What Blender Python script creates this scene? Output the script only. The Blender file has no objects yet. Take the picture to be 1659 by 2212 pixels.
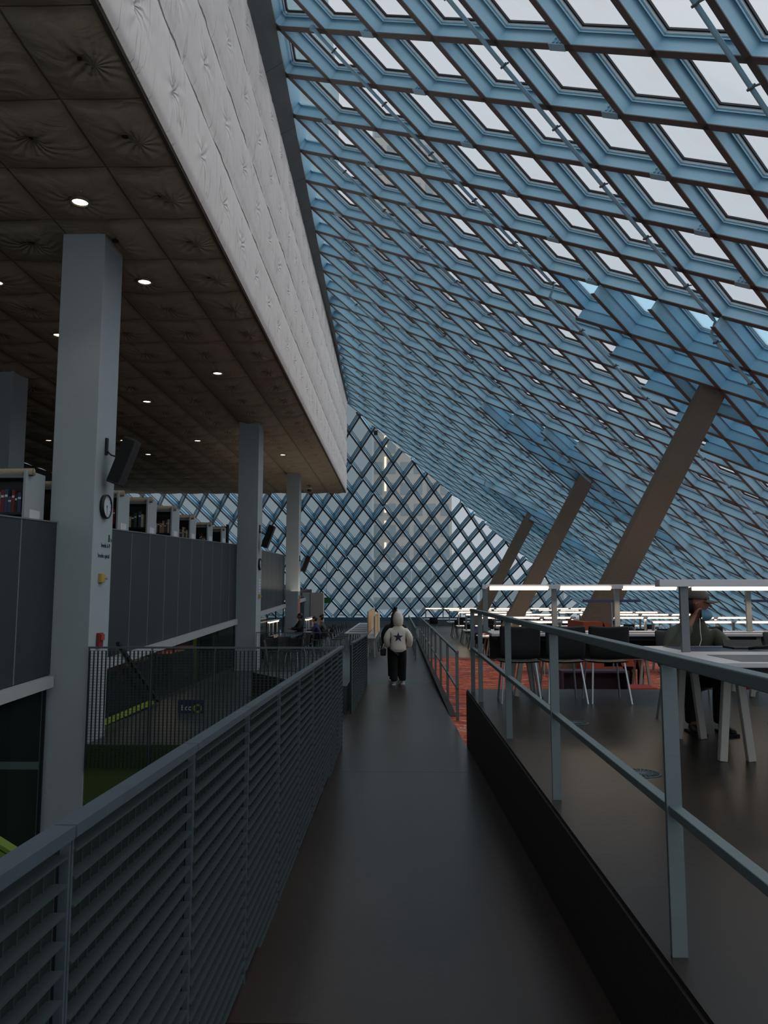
import bpy, bmesh, math, random
from mathutils import Vector, Matrix
from mathutils.bvhtree import BVHTree
random.seed(7)
SC = bpy.context.scene
COL = SC.collection
E = 2.10                      # eye height above the hall floor
V = Vector
# ------------------------------------------------------------------ materials
def lin(c):
    c = c/255.0
    return c/12.92 if c <= .04045 else ((c+.055)/1.055)**2.4
def rgb(r, g, b): return (lin(r), lin(g), lin(b), 1)
MATS = {}
def mat(name, col, rough=.6, metal=0, var=0, scale=6, bump=0, bscale=40, emit=None, estr=0, spec=.5, stretch=None):
    m = bpy.data.materials.new(name); m.use_nodes = True; MATS[name] = m
    nt = m.node_tree; N = nt.nodes; L = nt.links
    b = N['Principled BSDF']
    b.inputs['Base Color'].default_value = col
    b.inputs['Roughness'].default_value = rough; b.inputs['Metallic'].default_value = metal
    b.inputs['Specular IOR Level'].default_value = spec
    if emit:
        b.inputs['Emission Color'].default_value = emit; b.inputs['Emission Strength'].default_value = estr
    tc = N.new('ShaderNodeTexCoord'); mp = N.new('ShaderNodeMapping')
    if stretch: mp.inputs['Scale'].default_value = stretch
    L.new(tc.outputs['Object'], mp.inputs['Vector'])
    if var:
        n = N.new('ShaderNodeTexNoise'); n.inputs['Scale'].default_value = scale; n.inputs['Detail'].default_value = 5
        L.new(mp.outputs[0], n.inputs['Vector'])
        mx = N.new('ShaderNodeMix'); mx.data_type = 'RGBA'; mx.blend_type = 'MIX'
        mx.inputs[6].default_value = [c*(1-var) for c in col[:3]]+[1]
        mx.inputs[7].default_value = [min(1, c*(1+var)) for c in col[:3]]+[1]
        L.new(n.outputs['Fac'], mx.inputs[0]); L.new(mx.outputs[2], b.inputs['Base Color'])
    if bump:
        n2 = N.new('ShaderNodeTexNoise'); n2.inputs['Scale'].default_value = bscale; n2.inputs['Detail'].default_value = 3
        L.new(mp.outputs[0], n2.inputs['Vector'])
        bp = N.new('ShaderNodeBump'); bp.inputs['Strength'].default_value = bump; bp.inputs['Distance'].default_value = .02
        L.new(n2.outputs['Fac'], bp.inputs['Height']); L.new(bp.outputs[0], b.inputs['Normal'])
    return m
def glassmat(name, tint, gloss=.06, rough=.03, solid=0, solidcol=(1, 1, 1, 1)):
    m = bpy.data.materials.new(name); m.use_nodes = True; MATS[name] = m
    nt = m.node_tree; N = nt.nodes; L = nt.links; N.clear()
    o = N.new('ShaderNodeOutputMaterial'); t = N.new('ShaderNodeBsdfTransparent'); g = N.new('ShaderNodeBsdfGlossy')
    t.inputs[0].default_value = tint; g.inputs['Roughness'].default_value = rough
    fr = N.new('ShaderNodeLayerWeight'); fr.inputs[0].default_value = .25
    mu = N.new('ShaderNodeMath'); mu.operation = 'MULTIPLY'; mu.inputs[1].default_value = gloss*4
    L.new(fr.outputs['Fresnel'], mu.inputs[0])
    mx = N.new('ShaderNodeMixShader'); L.new(mu.outputs[0], mx.inputs[0]); L.new(t.outputs[0], mx.inputs[1]); L.new(g.outputs[0], mx.inputs[2])
    last = mx
    if solid:
        d = N.new('ShaderNodeBsdfDiffuse'); d.inputs[0].default_value = solidcol
        m2 = N.new('ShaderNodeMixShader'); m2.inputs[0].default_value = solid
        L.new(mx.outputs[0], m2.inputs[1]); L.new(d.outputs[0], m2.inputs[2]); last = m2
    L.new(last.outputs[0], o.inputs[0])
    return m
# ------------------------------------------------------------------ mesh builder
class MB:
    def __init__(s): s.v = []; s.f = []; s.m = []; s.cm = 0
    def add(s, vs, fs):
        o = len(s.v); s.v += [tuple(v) for v in vs]
        for f in fs: s.f.append(tuple(i+o for i in f)); s.m.append(s.cm)
        return s
    def hexa(s, c):       # 8 corners: bottom loop then top loop
        return s.add(c, [(0,3,2,1),(4,5,6,7),(0,1,5,4),(1,2,6,5),(2,3,7,6),(3,0,4,7)])
    def box(s, x0, x1, y0, y1, z0, z1):
        return s.hexa([(x0,y0,z0),(x1,y0,z0),(x1,y1,z0),(x0,y1,z0),(x0,y0,z1),(x1,y0,z1),(x1,y1,z1),(x0,y1,z1)])
    def obox(s, o, ax, ay, az):   # corner-free: centre o and half-axis vectors
        o, ax, ay, az = V(o), V(ax), V(ay), V(az)
        return s.hexa([o-ax-ay-az, o+ax-ay-az, o+ax+ay-az, o-ax+ay-az, o-ax-ay+az, o+ax-ay+az, o+ax+ay+az, o-ax+ay+az])
    def bar(s, p, q, w, h, up=(0, 0, 1)):
        p, q = V(p), V(q); d = (q-p); l = d.length
        if l < 1e-6: return s
        d /= l; sd = d.cross(V(up))
        if sd.length < 1e-4: sd = d.cross(V((1, 0, 0)))
        sd.normalize(); u = sd.cross(d)
        return s.obox((p+q)/2, d*l/2, sd*w/2, u*h/2)
    def tube(s, pts, r, n=8, caps=True):
        pts = [V(p) for p in pts]; rings = []
        rr = r if isinstance(r, (list, tuple)) else [r]*len(pts)
        ref = None
        o = len(s.v)
        for i, p in enumerate(pts):
            a = pts[max(i-1, 0)]; b = pts[min(i+1, len(pts)-1)]
            d = (b-a).normalized()
            if ref is None or abs(d.dot(ref)) > .97:
                ref = V((0, 0, 1)) if abs(d.z) < .9 else V((1, 0, 0))
            x = d.cross(ref).normalized(); y = x.cross(d).normalized()
            s.v += [tuple(p+(x*math.cos(t)+y*math.sin(t))*rr[i]) for t in [2*math.pi*k/n for k in range(n)]]
        for i in range(len(pts)-1):
            for k in range(n):
                s.f.append((o+i*n+k, o+i*n+(k+1) % n, o+(i+1)*n+(k+1) % n, o+(i+1)*n+k)); s.m.append(s.cm)
        if caps:
            s.f.append(tuple(o+k for k in range(n))[::-1]); s.m.append(s.cm)
            s.f.append(tuple(o+(len(pts)-1)*n+k for k in range(n))); s.m.append(s.cm)
        return s
    def lathe(s, c, prof, n=20, axis='z', caps=True):
        c = V(c); o = len(s.v)
        for r, h in prof:
            for k in range(n):
                t = 2*math.pi*k/n; a, b = r*math.cos(t), r*math.sin(t)
                s.v.append(tuple(c+V({'z': (a, b, h), 'x': (h, a, b), 'y': (a, h, b)}[axis])))
        for i in range(len(prof)-1):
            for k in range(n):
                s.f.append((o+i*n+k, o+i*n+(k+1) % n, o+(i+1)*n+(k+1) % n, o+(i+1)*n+k)); s.m.append(s.cm)
        for e, i in ((0, 0), (1, len(prof)-1)) if caps else ():
            s.f.append(tuple(o+i*n+k for k in range(n))); s.m.append(s.cm)
        return s
    def prism(s, poly, d):     # poly list of points, extruded by vector d
        n = len(poly); d = V(d); vs = [V(p) for p in poly]; vs += [p+d for p in vs]
        return s.add(vs, [tuple(range(n))[::-1], tuple(range(n, 2*n))]+[(i, (i+1) % n, n+(i+1) % n, n+i) for i in range(n)])
    def build(s, name, m, parent=None, org=None, smooth=False, bevel=0, loc=None, flip=True):
        me = bpy.data.meshes.new(name)
        org = V(org) if org is not None else V((0, 0, 0))
        me.from_pydata([V(v)-org for v in s.v], [], s.f)
        if flip:
            bm = bmesh.new(); bm.from_mesh(me); bmesh.ops.recalc_face_normals(bm, faces=bm.faces); bm.to_mesh(me); bm.free()
        ms = m if isinstance(m, (list, tuple)) else [m]
        for k in ms: me.materials.append(k)
        if len(ms) > 1:
            for p, i in zip(me.polygons, s.m): p.material_index = i
        if smooth:
            for p in me.polygons: p.use_smooth = True
        o = bpy.data.objects.new(name, me); COL.objects.link(o)
        if parent is not None: o.parent = parent
        elif loc is not None: o.location = loc
        elif org.length: o.location = org
        if bevel:
            b = o.modifiers.new('bevel', 'BEVEL'); b.width = bevel; b.segments = 2; b.limit_method = 'ANGLE'
        return o
def tag(o, label=None, cat=None, group=None, kind=None):
    if label: o['label'] = label
    if cat: o['category'] = cat
    if group: o['group'] = group
    if kind: o['kind'] = kind
    return o
def empty(name, loc, label, cat, group=None, rz=0):
    o = bpy.data.objects.new(name, None); COL.objects.link(o); o.location = loc; o.rotation_euler = (0, 0, rz)
    o.empty_display_size = .1
    return tag(o, label, cat, group)
def struct(o): o['kind'] = 'structure'; return o
def kids(o): return [c for c in bpy.data.objects if c.parent is o]
def copy_tree(o, parent=None, k=None):
    if k is None:
        k = {}
        for c in bpy.data.objects:
            if c.parent: k.setdefault(c.parent, []).append(c)
    c = o.copy(); COL.objects.link(c); c.parent = parent
    for ch in k.get(o, []): copy_tree(ch, c, k)
    return c
ORD = ['first', 'second', 'third', 'fourth', 'fifth', 'sixth', 'seventh', 'eighth', 'ninth', 'tenth', 'eleventh', 'twelfth', 'thirteenth', 'fourteenth', 'fifteenth', 'sixteenth']
# ------------------------------------------------------------------ camera (level horizon, pitched up about six degrees)
Rm = Matrix(((0.99982257, 0.00205053, -0.01872516), (0.0188371, -0.10883657, 0.99388116), (0, 0.99405754, 0.10885588)))
cam = bpy.data.cameras.new('camera'); co = bpy.data.objects.new('camera', cam); COL.objects.link(co)
rt = V(Rm.col[0]); up = V(Rm.col[1]); fw = V(Rm.col[2])
co.matrix_world = Matrix(((rt.x, up.x, -fw.x, 0), (rt.y, up.y, -fw.y, 0), (rt.z, up.z, -fw.z, E), (0, 0, 0, 1)))
cam.sensor_fit = 'VERTICAL'; cam.sensor_height = 24; cam.lens = 1662/2212*24; cam.clip_start = .05; cam.clip_end = 600
SC.camera = co
SC.cycles.max_bounces = 6; SC.cycles.diffuse_bounces = 3; SC.cycles.glossy_bounces = 2; SC.cycles.transparent_max_bounces = 12; SC.cycles.caustics_reflective = False; SC.cycles.adaptive_threshold = .02
SC.view_settings.view_transform = 'Standard'; SC.view_settings.look = 'None'
# ------------------------------------------------------------------ world + lights
w = bpy.data.worlds.new('overcast'); SC.world = w; w.use_nodes = True
nt = w.node_tree; bg = nt.nodes['Background']
tc = nt.nodes.new('ShaderNodeTexCoord'); sx = nt.nodes.new('ShaderNodeSeparateXYZ'); rp = nt.nodes.new('ShaderNodeValToRGB')
nt.links.new(tc.outputs['Generated'], sx.inputs[0]); nt.links.new(sx.outputs['Z'], rp.inputs[0]); nt.links.new(rp.outputs[0], bg.inputs[0])
rp.color_ramp.elements[0].position = 0; rp.color_ramp.elements[0].color = (.60, .66, .72, 1)
rp.color_ramp.elements[1].position = .6; rp.color_ramp.elements[1].color = (.80, .83, .87, 1)
bg.inputs[1].default_value = 0.86
sun = bpy.data.lights.new('overcast_sky_light', 'SUN'); sun.energy = 1.9; sun.angle = math.radians(100); sun.color = (.93, .97, 1)
so = bpy.data.objects.new('overcast_sky_light', sun); COL.objects.link(so); so.location = (20, 20, 40)
so.rotation_euler = V((-.55, -.05, -.83)).to_track_quat('-Z', 'Y').to_euler()
# ------------------------------------------------------------------ material library
M_beam = mat('painted_blue_steel', rgb(160, 202, 222), .5, 0, .05, 3)
M_flange = mat('dark_flange_steel', rgb(100, 92, 88), .6, 0, .1, 5)
M_frame = mat('pale_blue_frame', rgb(222, 230, 232), .5)
M_gask = mat('black_gasket', rgb(12, 14, 18), .6)
M_pane = glassmat('roof_glass', (.90, .93, .95, 1), .03)
M_wpane = glassmat('facade_glass', (.84, .88, .90, 1), .03, .03, .10, (.62, .68, .70, 1))
M_trim = mat('grey_metal_trim', rgb(110, 118, 120), .55, .2, .1, 4)
M_pillar = mat('painted_concrete', rgb(150, 160, 163), .75, 0, .05, 3, .15, 60)
M_brown = mat('fireproofed_steel', rgb(126, 112, 96), .9, 0, .15, 30, .6, 60)
M_conc = mat('polished_concrete', rgb(52, 45, 41), .30, 0, .25, 1.4, .04, 25, spec=.42)
M_plat = mat('polished_platform_concrete', rgb(38, 32, 27), .32, 0, .3, 1.1, .04, 20, spec=.33)
M_plinth = mat('dark_concrete_plinth', rgb(26, 24, 23), .8, 0, .25, 3, .1, 30)
M_halls = mat('grey_hall_floor', rgb(58, 64, 67), .35, 0, .15, 1, spec=.4)
M_galv = mat('galvanised_steel', rgb(80, 93, 100), .5, .45, .15, 9, .05, 60)
M_gratv = mat('dark_grating_bars', rgb(30, 38, 37), .7, .1, .15, 9)
M_land = mat('landing_floor', rgb(40, 45, 48), .4, 0, .15, 1)
M_galvd = mat('galvanised_steel_dark', rgb(56, 66, 68), .55, .3, .12, 9)
M_rail = mat('painted_handrail_steel', rgb(98, 110, 113), .5, .2, .1, 14, .05, 50)
M_black = mat('black_plastic', rgb(15, 15, 16), .55)
M_blk2 = mat('black_fabric', rgb(13, 13, 15), .9, 0, .2, 30)
M_chrome = mat('brushed_chrome', rgb(170, 176, 180), .3, .9)
M_white = mat('white_laminate', rgb(190, 188, 190), .4, 0, .04, 4)
M_legw = mat('white_painted_legs', rgb(168, 166, 160), .5, 0, .05, 8)
M_blot = mat('dark_blue_desk_inset', rgb(60, 70, 84), .35)
M_lampm = mat('pale_lamp_housing', rgb(200, 200, 204), .5)
M_glow = mat('warm_tube_glow', rgb(255, 236, 214), .4, emit=(1, .74, .52, 1), estr=1.9)
M_post = mat('grey_lamp_post', rgb(104, 110, 114), .5)
M_lamp2 = mat('dark_blue_lamp_bar', rgb(66, 78, 112), .5)
M_panel = mat('charcoal_perforated_panel', rgb(42, 48, 52), .6, .1, .12, 2, .25, 90, stretch=(1, 1, .12))
M_joint = mat('panel_joint', rgb(96, 108, 112), .6)
M_whiteb = mat('white_edge_beam', rgb(160, 160, 160), .6, 0, .05, 4)
M_glassd = glassmat('dark_teal_glass', (.42, .52, .52, 1), .08, .04, .06, (.12, .18, .18, 1))
M_lime = mat('lime_green_paint', rgb(120, 142, 34), .5, 0, .05, 3)
M_olive = mat('olive_lower_wall', rgb(52, 60, 28), .7, 0, .1, 2)
M_red = mat('red_alarm', rgb(112, 24, 18), .5)
M_orange = mat('orange_red_panel', rgb(168, 76, 44), .55, 0, .12, 6)
M_redf = mat('dark_red_fabric', rgb(150, 36, 22), .8)
M_purple = mat('dark_purple_wood', rgb(52, 36, 52), .6)
M_wood = mat('pale_wood_screen', rgb(196, 160, 116), .55, 0, .15, 8, stretch=(6, 1, 1), emit=(1, .66, .36, 1), estr=.06)  # faint emission stands in for warm lamplight on the screen
M_book = [mat('book_cloth_%s' % n, c, .7) for n, c in (('tan', rgb(150, 120, 84)), ('grey', rgb(130, 134, 136)), ('blue', rgb(52, 66, 92)), ('red', rgb(110, 44, 38)), ('cream', rgb(176, 168, 148)), ('green', rgb(56, 76, 58)), ('black', rgb(34, 34, 36)))]
M_perf = mat('white_end_panel', rgb(150, 158, 160), .5, 0, .1, 10)
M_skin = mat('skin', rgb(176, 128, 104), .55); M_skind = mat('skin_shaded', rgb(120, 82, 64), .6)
M_hair = mat('black_hair', rgb(14, 12, 12), .5, 0, .3, 60)
M_cream = mat('cream_fleece', rgb(226, 220, 206), .9, 0, .05, 20, .2, 30)
M_olivej = mat('dark_olive_jacket', rgb(58, 62, 50), .8, 0, .15, 12, .3, 18)
M_navy = mat('navy_cloth', rgb(36, 42, 78), .85, 0, .15, 20)
M_star = mat('dark_purple_print', rgb(40, 32, 62), .7)
M_shoe = mat('white_sneaker', rgb(200, 198, 196), .6); M_mask = mat('blue_face_mask', rgb(84, 128, 150), .8)
M_cap = mat('grey_brown_cap', rgb(78, 72, 68), .85, 0, .1, 40)
M_dial = mat('clock_dial', rgb(196, 200, 204), .4)
M_ybox = mat('mustard_box', rgb(170, 140, 60), .5)
M_ink = mat('dark_blue_ink', rgb(30, 36, 56), .7)
M_sign = mat('navy_sign', rgb(28, 32, 66), .5); M_signw = mat('pale_sign_letters', rgb(200, 204, 200), .6)
M_down = mat('downlight_glow', rgb(255, 230, 200), .4, emit=(1, .80, .58, 1), estr=9)
M_downoff = mat('downlight_dim', rgb(120, 105, 84), .4, emit=(1, .8, .58, 1), estr=.25)
M_ring = mat('downlight_ring', rgb(150, 140, 126), .4, .5)
M_green = mat('green_exit_sign', rgb(30, 100, 60), .5)
M_part = mat('pinkish_plaster', rgb(176, 166, 162), .8, 0, .08, 6); M_partg = mat('frosted_panel', rgb(170, 182, 184), .5)
M_paper = mat('paper', rgb(200, 200, 204), .8)
# ------------------------------------------------------------------ quilted slab, fascia materials
def quilt_mat(name, col, seam_v, stretch, bs, wr):
    m = mat(name, col, .85, 0, .10, 1.5)
    nt = m.node_tree; N = nt.nodes; L = nt.links; b = N['Principled BSDF']
    tc = N.new('ShaderNodeTexCoord'); mp = N.new('ShaderNodeMapping'); mp.inputs['Scale'].default_value = stretch
    L.new(tc.outputs['Object'], mp.inputs[0])
    n1 = N.new('ShaderNodeTexNoise'); n1.inputs['Scale'].default_value = wr; n1.inputs['Detail'].default_value = 4; n1.inputs['Distortion'].default_value = 1.2
    L.new(mp.outputs[0], n1.inputs['Vector'])
    bp = N.new('ShaderNodeBump'); bp.inputs['Strength'].default_value = bs; bp.inputs['Distance'].default_value = .05
    L.new(n1.outputs['Fac'], bp.inputs['Height']); L.new(bp.outputs[0], b.inputs['Normal'])
    return m
M_quilt = quilt_mat('quilted_ceiling_cloth', rgb(150, 138, 118), 0, (1, 1, 1), .7, 3)
M_fasc = quilt_mat('quilted_white_cloth', rgb(232, 222, 216), 0, (.5, 1.6, .28), .55, 2.6)
def shade_cells(m, vert):
    """pucker each cushion: radiating wrinkles round the button, dark stitched seams between cushions"""
    nt = m.node_tree; N = nt.nodes; L = nt.links; b = N['Principled BSDF']
    tc = N.new('ShaderNodeTexCoord'); sp = N.new('ShaderNodeSeparateXYZ'); L.new(tc.outputs['Object'], sp.inputs[0])
    nz = N.new('ShaderNodeTexNoise'); nz.inputs['Scale'].default_value = 1.6; nz.inputs['Detail'].default_value = 4; L.new(tc.outputs['Object'], nz.inputs['Vector'])
    def M(op, a, b_=None, c=None):
        n = N.new('ShaderNodeMath'); n.operation = op
        for i, v in enumerate((a, b_, c)):
            if v is None: continue
            if isinstance(v, (int, float)): n.inputs[i].default_value = v
            else: L.new(v, n.inputs[i])
        return n.outputs[0]
    nzc = M('SUBTRACT', nz.outputs['Fac'], .5)
    if vert:
        u = M('DIVIDE', M('SUBTRACT', sp.outputs['Y'], 7.55), 1.28); v = M('DIVIDE', M('SUBTRACT', sp.outputs['Z'], E+6.40), 1.30)
        v = M('ADD', v, M('MULTIPLY', nzc, .10))
    else:
        u = M('DIVIDE', M('SUBTRACT', -3.48, sp.outputs['X']), 1.205); v = M('DIVIDE', M('SUBTRACT', sp.outputs['Y'], 7.37), 1.26)
    a = M('SUBTRACT', M('FRACT', u), .5); c = M('SUBTRACT', M('FRACT', v), .5)
    r = M('SQRT', M('ADD', M('MULTIPLY', a, a), M('MULTIPLY', c, c))); an = M('ARCTAN2', c, a)
    cell = M('ADD', M('MULTIPLY', M('FLOOR', u), 2.1), M('MULTIPLY', M('FLOOR', v), 1.3))
    wv = M('SINE', M('ADD', M('ADD', M('MULTIPLY', an, 13 if not vert else 9), cell), M('MULTIPLY', nzc, 16)))
    rad = M('MULTIPLY', wv, M('EXPONENT', M('MULTIPLY', r, -4.5)))
    ea = M('SUBTRACT', .5, M('ABSOLUTE', a)); ec = M('SUBTRACT', .5, M('ABSOLUTE', c))
    ed = ec if vert else M('MINIMUM', ea, ec)
    seam = M('SUBTRACT', 1, M('SMOOTH_MIN', M('DIVIDE', ed, .016 if vert else .011), 1, .1)); seam = M('MAXIMUM', seam, 0)
    tot = M('ADD', M('MULTIPLY', rad, .5), M('MULTIPLY', seam, -1.2))
    dark = seam
    if vert:   # hanging creases: contour lines of a stretched noise, their shade put into the colour
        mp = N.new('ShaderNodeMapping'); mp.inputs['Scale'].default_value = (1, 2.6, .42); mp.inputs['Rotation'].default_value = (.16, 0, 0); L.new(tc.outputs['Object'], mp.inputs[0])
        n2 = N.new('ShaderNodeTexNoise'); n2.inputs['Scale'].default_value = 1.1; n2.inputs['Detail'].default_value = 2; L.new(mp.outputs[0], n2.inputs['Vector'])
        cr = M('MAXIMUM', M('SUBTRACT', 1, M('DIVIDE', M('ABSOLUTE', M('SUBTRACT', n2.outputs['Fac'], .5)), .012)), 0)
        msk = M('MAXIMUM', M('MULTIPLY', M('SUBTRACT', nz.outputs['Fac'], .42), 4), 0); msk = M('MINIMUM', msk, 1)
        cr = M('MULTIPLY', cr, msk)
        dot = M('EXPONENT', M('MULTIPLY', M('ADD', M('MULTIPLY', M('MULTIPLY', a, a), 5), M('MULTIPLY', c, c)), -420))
        dark = M('ADD', M('ADD', seam, M('MULTIPLY', cr, .45)), M('MULTIPLY', dot, .7)); tot = M('SUBTRACT', tot, M('MULTIPLY', cr, .6))  # crease and button-dimple shade added to the colour mask
    bp = N.new('ShaderNodeBump'); bp.inputs['Strength'].default_value = .8; bp.inputs['Distance'].default_value = .03
    old = b.inputs['Normal'].links[0].from_socket; L.new(old, bp.inputs['Normal']); L.new(tot, bp.inputs['Height']); L.new(bp.outputs[0], b.inputs['Normal'])
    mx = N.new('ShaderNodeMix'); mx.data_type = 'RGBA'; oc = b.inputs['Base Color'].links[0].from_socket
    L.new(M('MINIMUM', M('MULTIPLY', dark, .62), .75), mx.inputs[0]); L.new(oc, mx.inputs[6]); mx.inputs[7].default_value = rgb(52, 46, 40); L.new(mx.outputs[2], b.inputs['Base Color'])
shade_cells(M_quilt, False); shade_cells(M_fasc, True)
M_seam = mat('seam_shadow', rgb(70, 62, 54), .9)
FX = -2.57; ZS = E+5.1; ZT = E+10.25; YE = 37.6
def pillow(u, v, cu, cv):          # bulge of one cushion, dimpled at its button
    a = abs(math.sin(math.pi*u))*abs(math.sin(math.pi*v))
    r2 = ((u-.5)*cu)**2+((v-.5)*cv)**2
    return .12*a**.45-.12*math.exp(-r2/.014)
cx_edges = [-2.57, -3.48]+[-3.48-1.205*k for k in range(1, 10)]
def under_h(x, y):
    for k in range(len(cx_edges)-1):
        if cx_edges[k+1] <= x <= cx_edges[k]:
            u = (cx_edges[k]-x)/(cx_edges[k]-cx_edges[k+1]); break
    else: u = .5
    v = ((y-7.37)/1.26) % 1.0
    ph = math.atan2(v-.5, u-.5); r = math.hypot(u-.5, v-.5)
    if -4.95 < x < -3.95 and 9.95 < y < 11.3: return .01
    if x > FX-.3: return max(.0, pillow(u, v, 1.2, 1.26))*(FX-x)/.3
    return pillow(u, v, 1.2, 1.26)+.014*math.sin(ph*11+int((y-7.37)//1.26)*2.1+k*1.3)*math.exp(-r*4)
mb = MB(); xs = []
for k in range(len(cx_edges)-1):
    n = 11
    xs += [cx_edges[k]+(cx_edges[k+1]-cx_edges[k])*i/n for i in range(n)]
xs.append(cx_edges[-1])
ys = [7.37-1.26*8+1.26*i/11 for i in range(int((YE-7.37+1.26*8)/1.26*11)+1)]+[YE]
vs = [(x, y, ZS-under_h(x, y)) for y in ys for x in xs]; nx = len(xs)
mb.add(vs, [(j*nx+i, j*nx+i+1, (j+1)*nx+i+1, (j+1)*nx+i) for j in range(len(ys)-1) for i in range(nx-1)])
struct(mb.build('ceiling', M_quilt, smooth=True))
# buttons: dark dimples pinned at the cushion centres
mb = MB()
litset = []
for (lx, ly) in [(-4.06, 9.27), (-4.06, 11.78), (-4.08, 16.87), (-6.5, 19.36), (-6.5, 24.4), (-8.88, 16.75), (-11.3, 24.24), (-6.54, 14.26), (-8.9, 24.29), (-8.88, 26.77), (-4.11, 26.95), (-6.45, 11.76)]:
    litset.append((lx, ly))
for i in range(0, 9):
    for j in range(-2, 24):
        x = (-3.02 if i == 0 else -4.06-1.205*(i-1)); y = 7.97+1.26*j
        if any(abs(x-a) < .4 and abs(y-b_) < .5 for a, b_ in litset): continue
        mb.lathe((x, y, ZS-.045), [(.03, 0), (.042, .012), (.042, .07)], 10)
o = mb.build('trim_1', M_gask); struct(o)
# fascia: same cushions standing upright, with puckered seams
mb = MB(); zs = []
for k in range(4):
    z0, z1 = [5.1, 6.40, 7.70, 9.0, 10.25][k:k+2]
    zs += [z0+(z1-z0)*i/13 for i in range(13)]
zs.append(10.25)
def fas_h(y, z):
    zz = [5.1, 6.40, 7.70, 9.0, 10.25]
    for k in range(4):
        if zz[k] <= z <= zz[k+1]: v = (z-zz[k])/(zz[k+1]-zz[k]); break
    u = ((y-7.55)/1.28) % 1.0; c = int((y-7.55)//1.28)
    h = .06*(abs(math.sin(math.pi*v))**.35)-.07*math.exp(-(((u-.5)*1.28)**2/.004+((v-.5)*1.3)**2/.010))
    # hanging creases below each button
    for q in range(3):
        du = (u-.5+.16*(q-1)+.05*math.sin(c*3.1+k*1.7+q*2.3))*1.28-(v-.5)*.12*(q-1)
        h -= .018*math.exp(-du*du/.0012)*max(0, 1-abs(v-.55)*1.6)
    if z < 5.18: h -= .05*(1-(z-5.1)/.08)
    if z > 10.1: h -= .10*((z-10.1)/.15)**2
    return h
ysf = [-3+.075*i for i in range(int((YE+3)/.075)+1)]
nz = len(zs)
vs = [(FX-.03+fas_h(y, z), y, E+z) for y in ysf for z in zs]
mb.add(vs, [(j*nz+i, j*nz+i+1, (j+1)*nz+i+1, (j+1)*nz+i) for j in range(len(ysf)-1) for i in range(nz-1)])
mb.add([(FX-.02, YE, ZS-.03), (-14.4, YE, ZS-.03), (-14.4, YE, ZT), (FX-.06, YE, ZT)], [(0, 1, 2, 3)])
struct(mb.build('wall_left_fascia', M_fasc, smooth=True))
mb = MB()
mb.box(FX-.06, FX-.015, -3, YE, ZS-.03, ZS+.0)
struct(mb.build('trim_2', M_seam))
# slab body: blocks daylight above the cushions
mb = MB(); mb.box(-14.4, FX-.16, -3, YE-.01, ZS+.12, ZT-.05); struct(mb.build('ceiling_slab_core', M_trim))
mb = MB(); mb.box(-14.4, FX-.5, -3, YE, ZT+.4, ZT+16); struct(mb.build('wall_upper_storey', mat('teal_grey_facade', rgb(120, 146, 150), .7, 0, .12, .8)))
# ------------------------------------------------------------------ diagonal lattices of roof and end facade
A = V((.87566554, .61855787, -.60060984)); B = V((.90092979, -.63528668, -.57453781)); P0 = V((3.24957396, 9.15230791, 6.86425889))
NR = A.cross(B).normalized(); NR = NR if NR.z > 0 else -NR; DR = NR.dot(P0)
U = .582
WR = V((-.00656968, .78238598, -.62275919))*1.8731*U; WC = V((.9959764, .08794652, .01721676))*U
WP = V((-3.43055606, 67.10623118, 15.90119878))*U
W1 = WR+WC; W2 = WR-WC
NW = WR.cross(WC).normalized(); NW = NW if NW.y > 0 else -NW; DW = NW.dot(WP)
ZV = V((0, 0, E))
def clip_poly(poly, planes):     # planes: (n, d) keep n.p <= d
    for n, d in planes:
        out = []
        for i in range(len(poly)):
            p, q = poly[i], poly[(i+1) % len(poly)]
            a, b = n.dot(p)-d, n.dot(q)-d
            if a <= 0: out.append(p)
            if (a < 0 < b) or (b < 0 < a): out.append(p+(q-p)*(a/(a-b)))
        poly = out
        if len(poly) < 3: return []
    return poly
def clip_seg(p, q, planes):
    t0, t1 = 0, 1
    for n, d in planes:
        a, b = n.dot(p)-d, n.dot(q)-d
        if a > 0 and b > 0: return None
        if a > 0: t0 = max(t0, a/(a-b))
        elif b > 0: t1 = min(t1, a/(a-b))
    if t1-t0 < .02: return None
    return p+(q-p)*t0, p+(q-p)*t1
def inset(poly, n, d):
    k = len(poly); c = sum(poly, V((0, 0, 0)))/k; lines = []
    for i in range(k):
        p, q = poly[i], poly[(i+1) % k]; e = (q-p)
        if e.length < 1e-5: continue
        e.normalize(); m = n.cross(e)
        if m.dot(c-p) < 0: m = -m
        lines.append((p+m*d, e, m))
    out = []
    for i in range(len(lines)):
        p1, e1, m1 = lines[i-1]; p2, e2, m2 = lines[i]
        den = e1.dot(m2)
        if abs(den) < 1e-4: return None
        out.append(p1+e1*((p2-p1).dot(m2)/den))
    for pt in out:
        for p, e, m in lines:
            if (pt-p).dot(m) < -1e-4: return None
    return out
M_bluep = bpy.data.materials.new('translucent_blue_panel'); M_bluep.use_nodes = True
_n = M_bluep.node_tree.nodes; _l = M_bluep.node_tree.links; _n.clear()
_o = _n.new('ShaderNodeOutputMaterial'); _t = _n.new('ShaderNodeBsdfTranslucent'); _d = _n.new('ShaderNodeBsdfDiffuse'); _m = _n.new('ShaderNodeMixShader')
_t.inputs[0].default_value = rgb(176, 210, 226); _d.inputs[0].default_value = rgb(150, 196, 218); _m.inputs[0].default_value = .85
_l.new(_d.outputs[0], _m.inputs[1]); _l.new(_t.outputs[0], _m.inputs[2]); _l.new(_m.outputs[0], _o.inputs[0])
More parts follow.
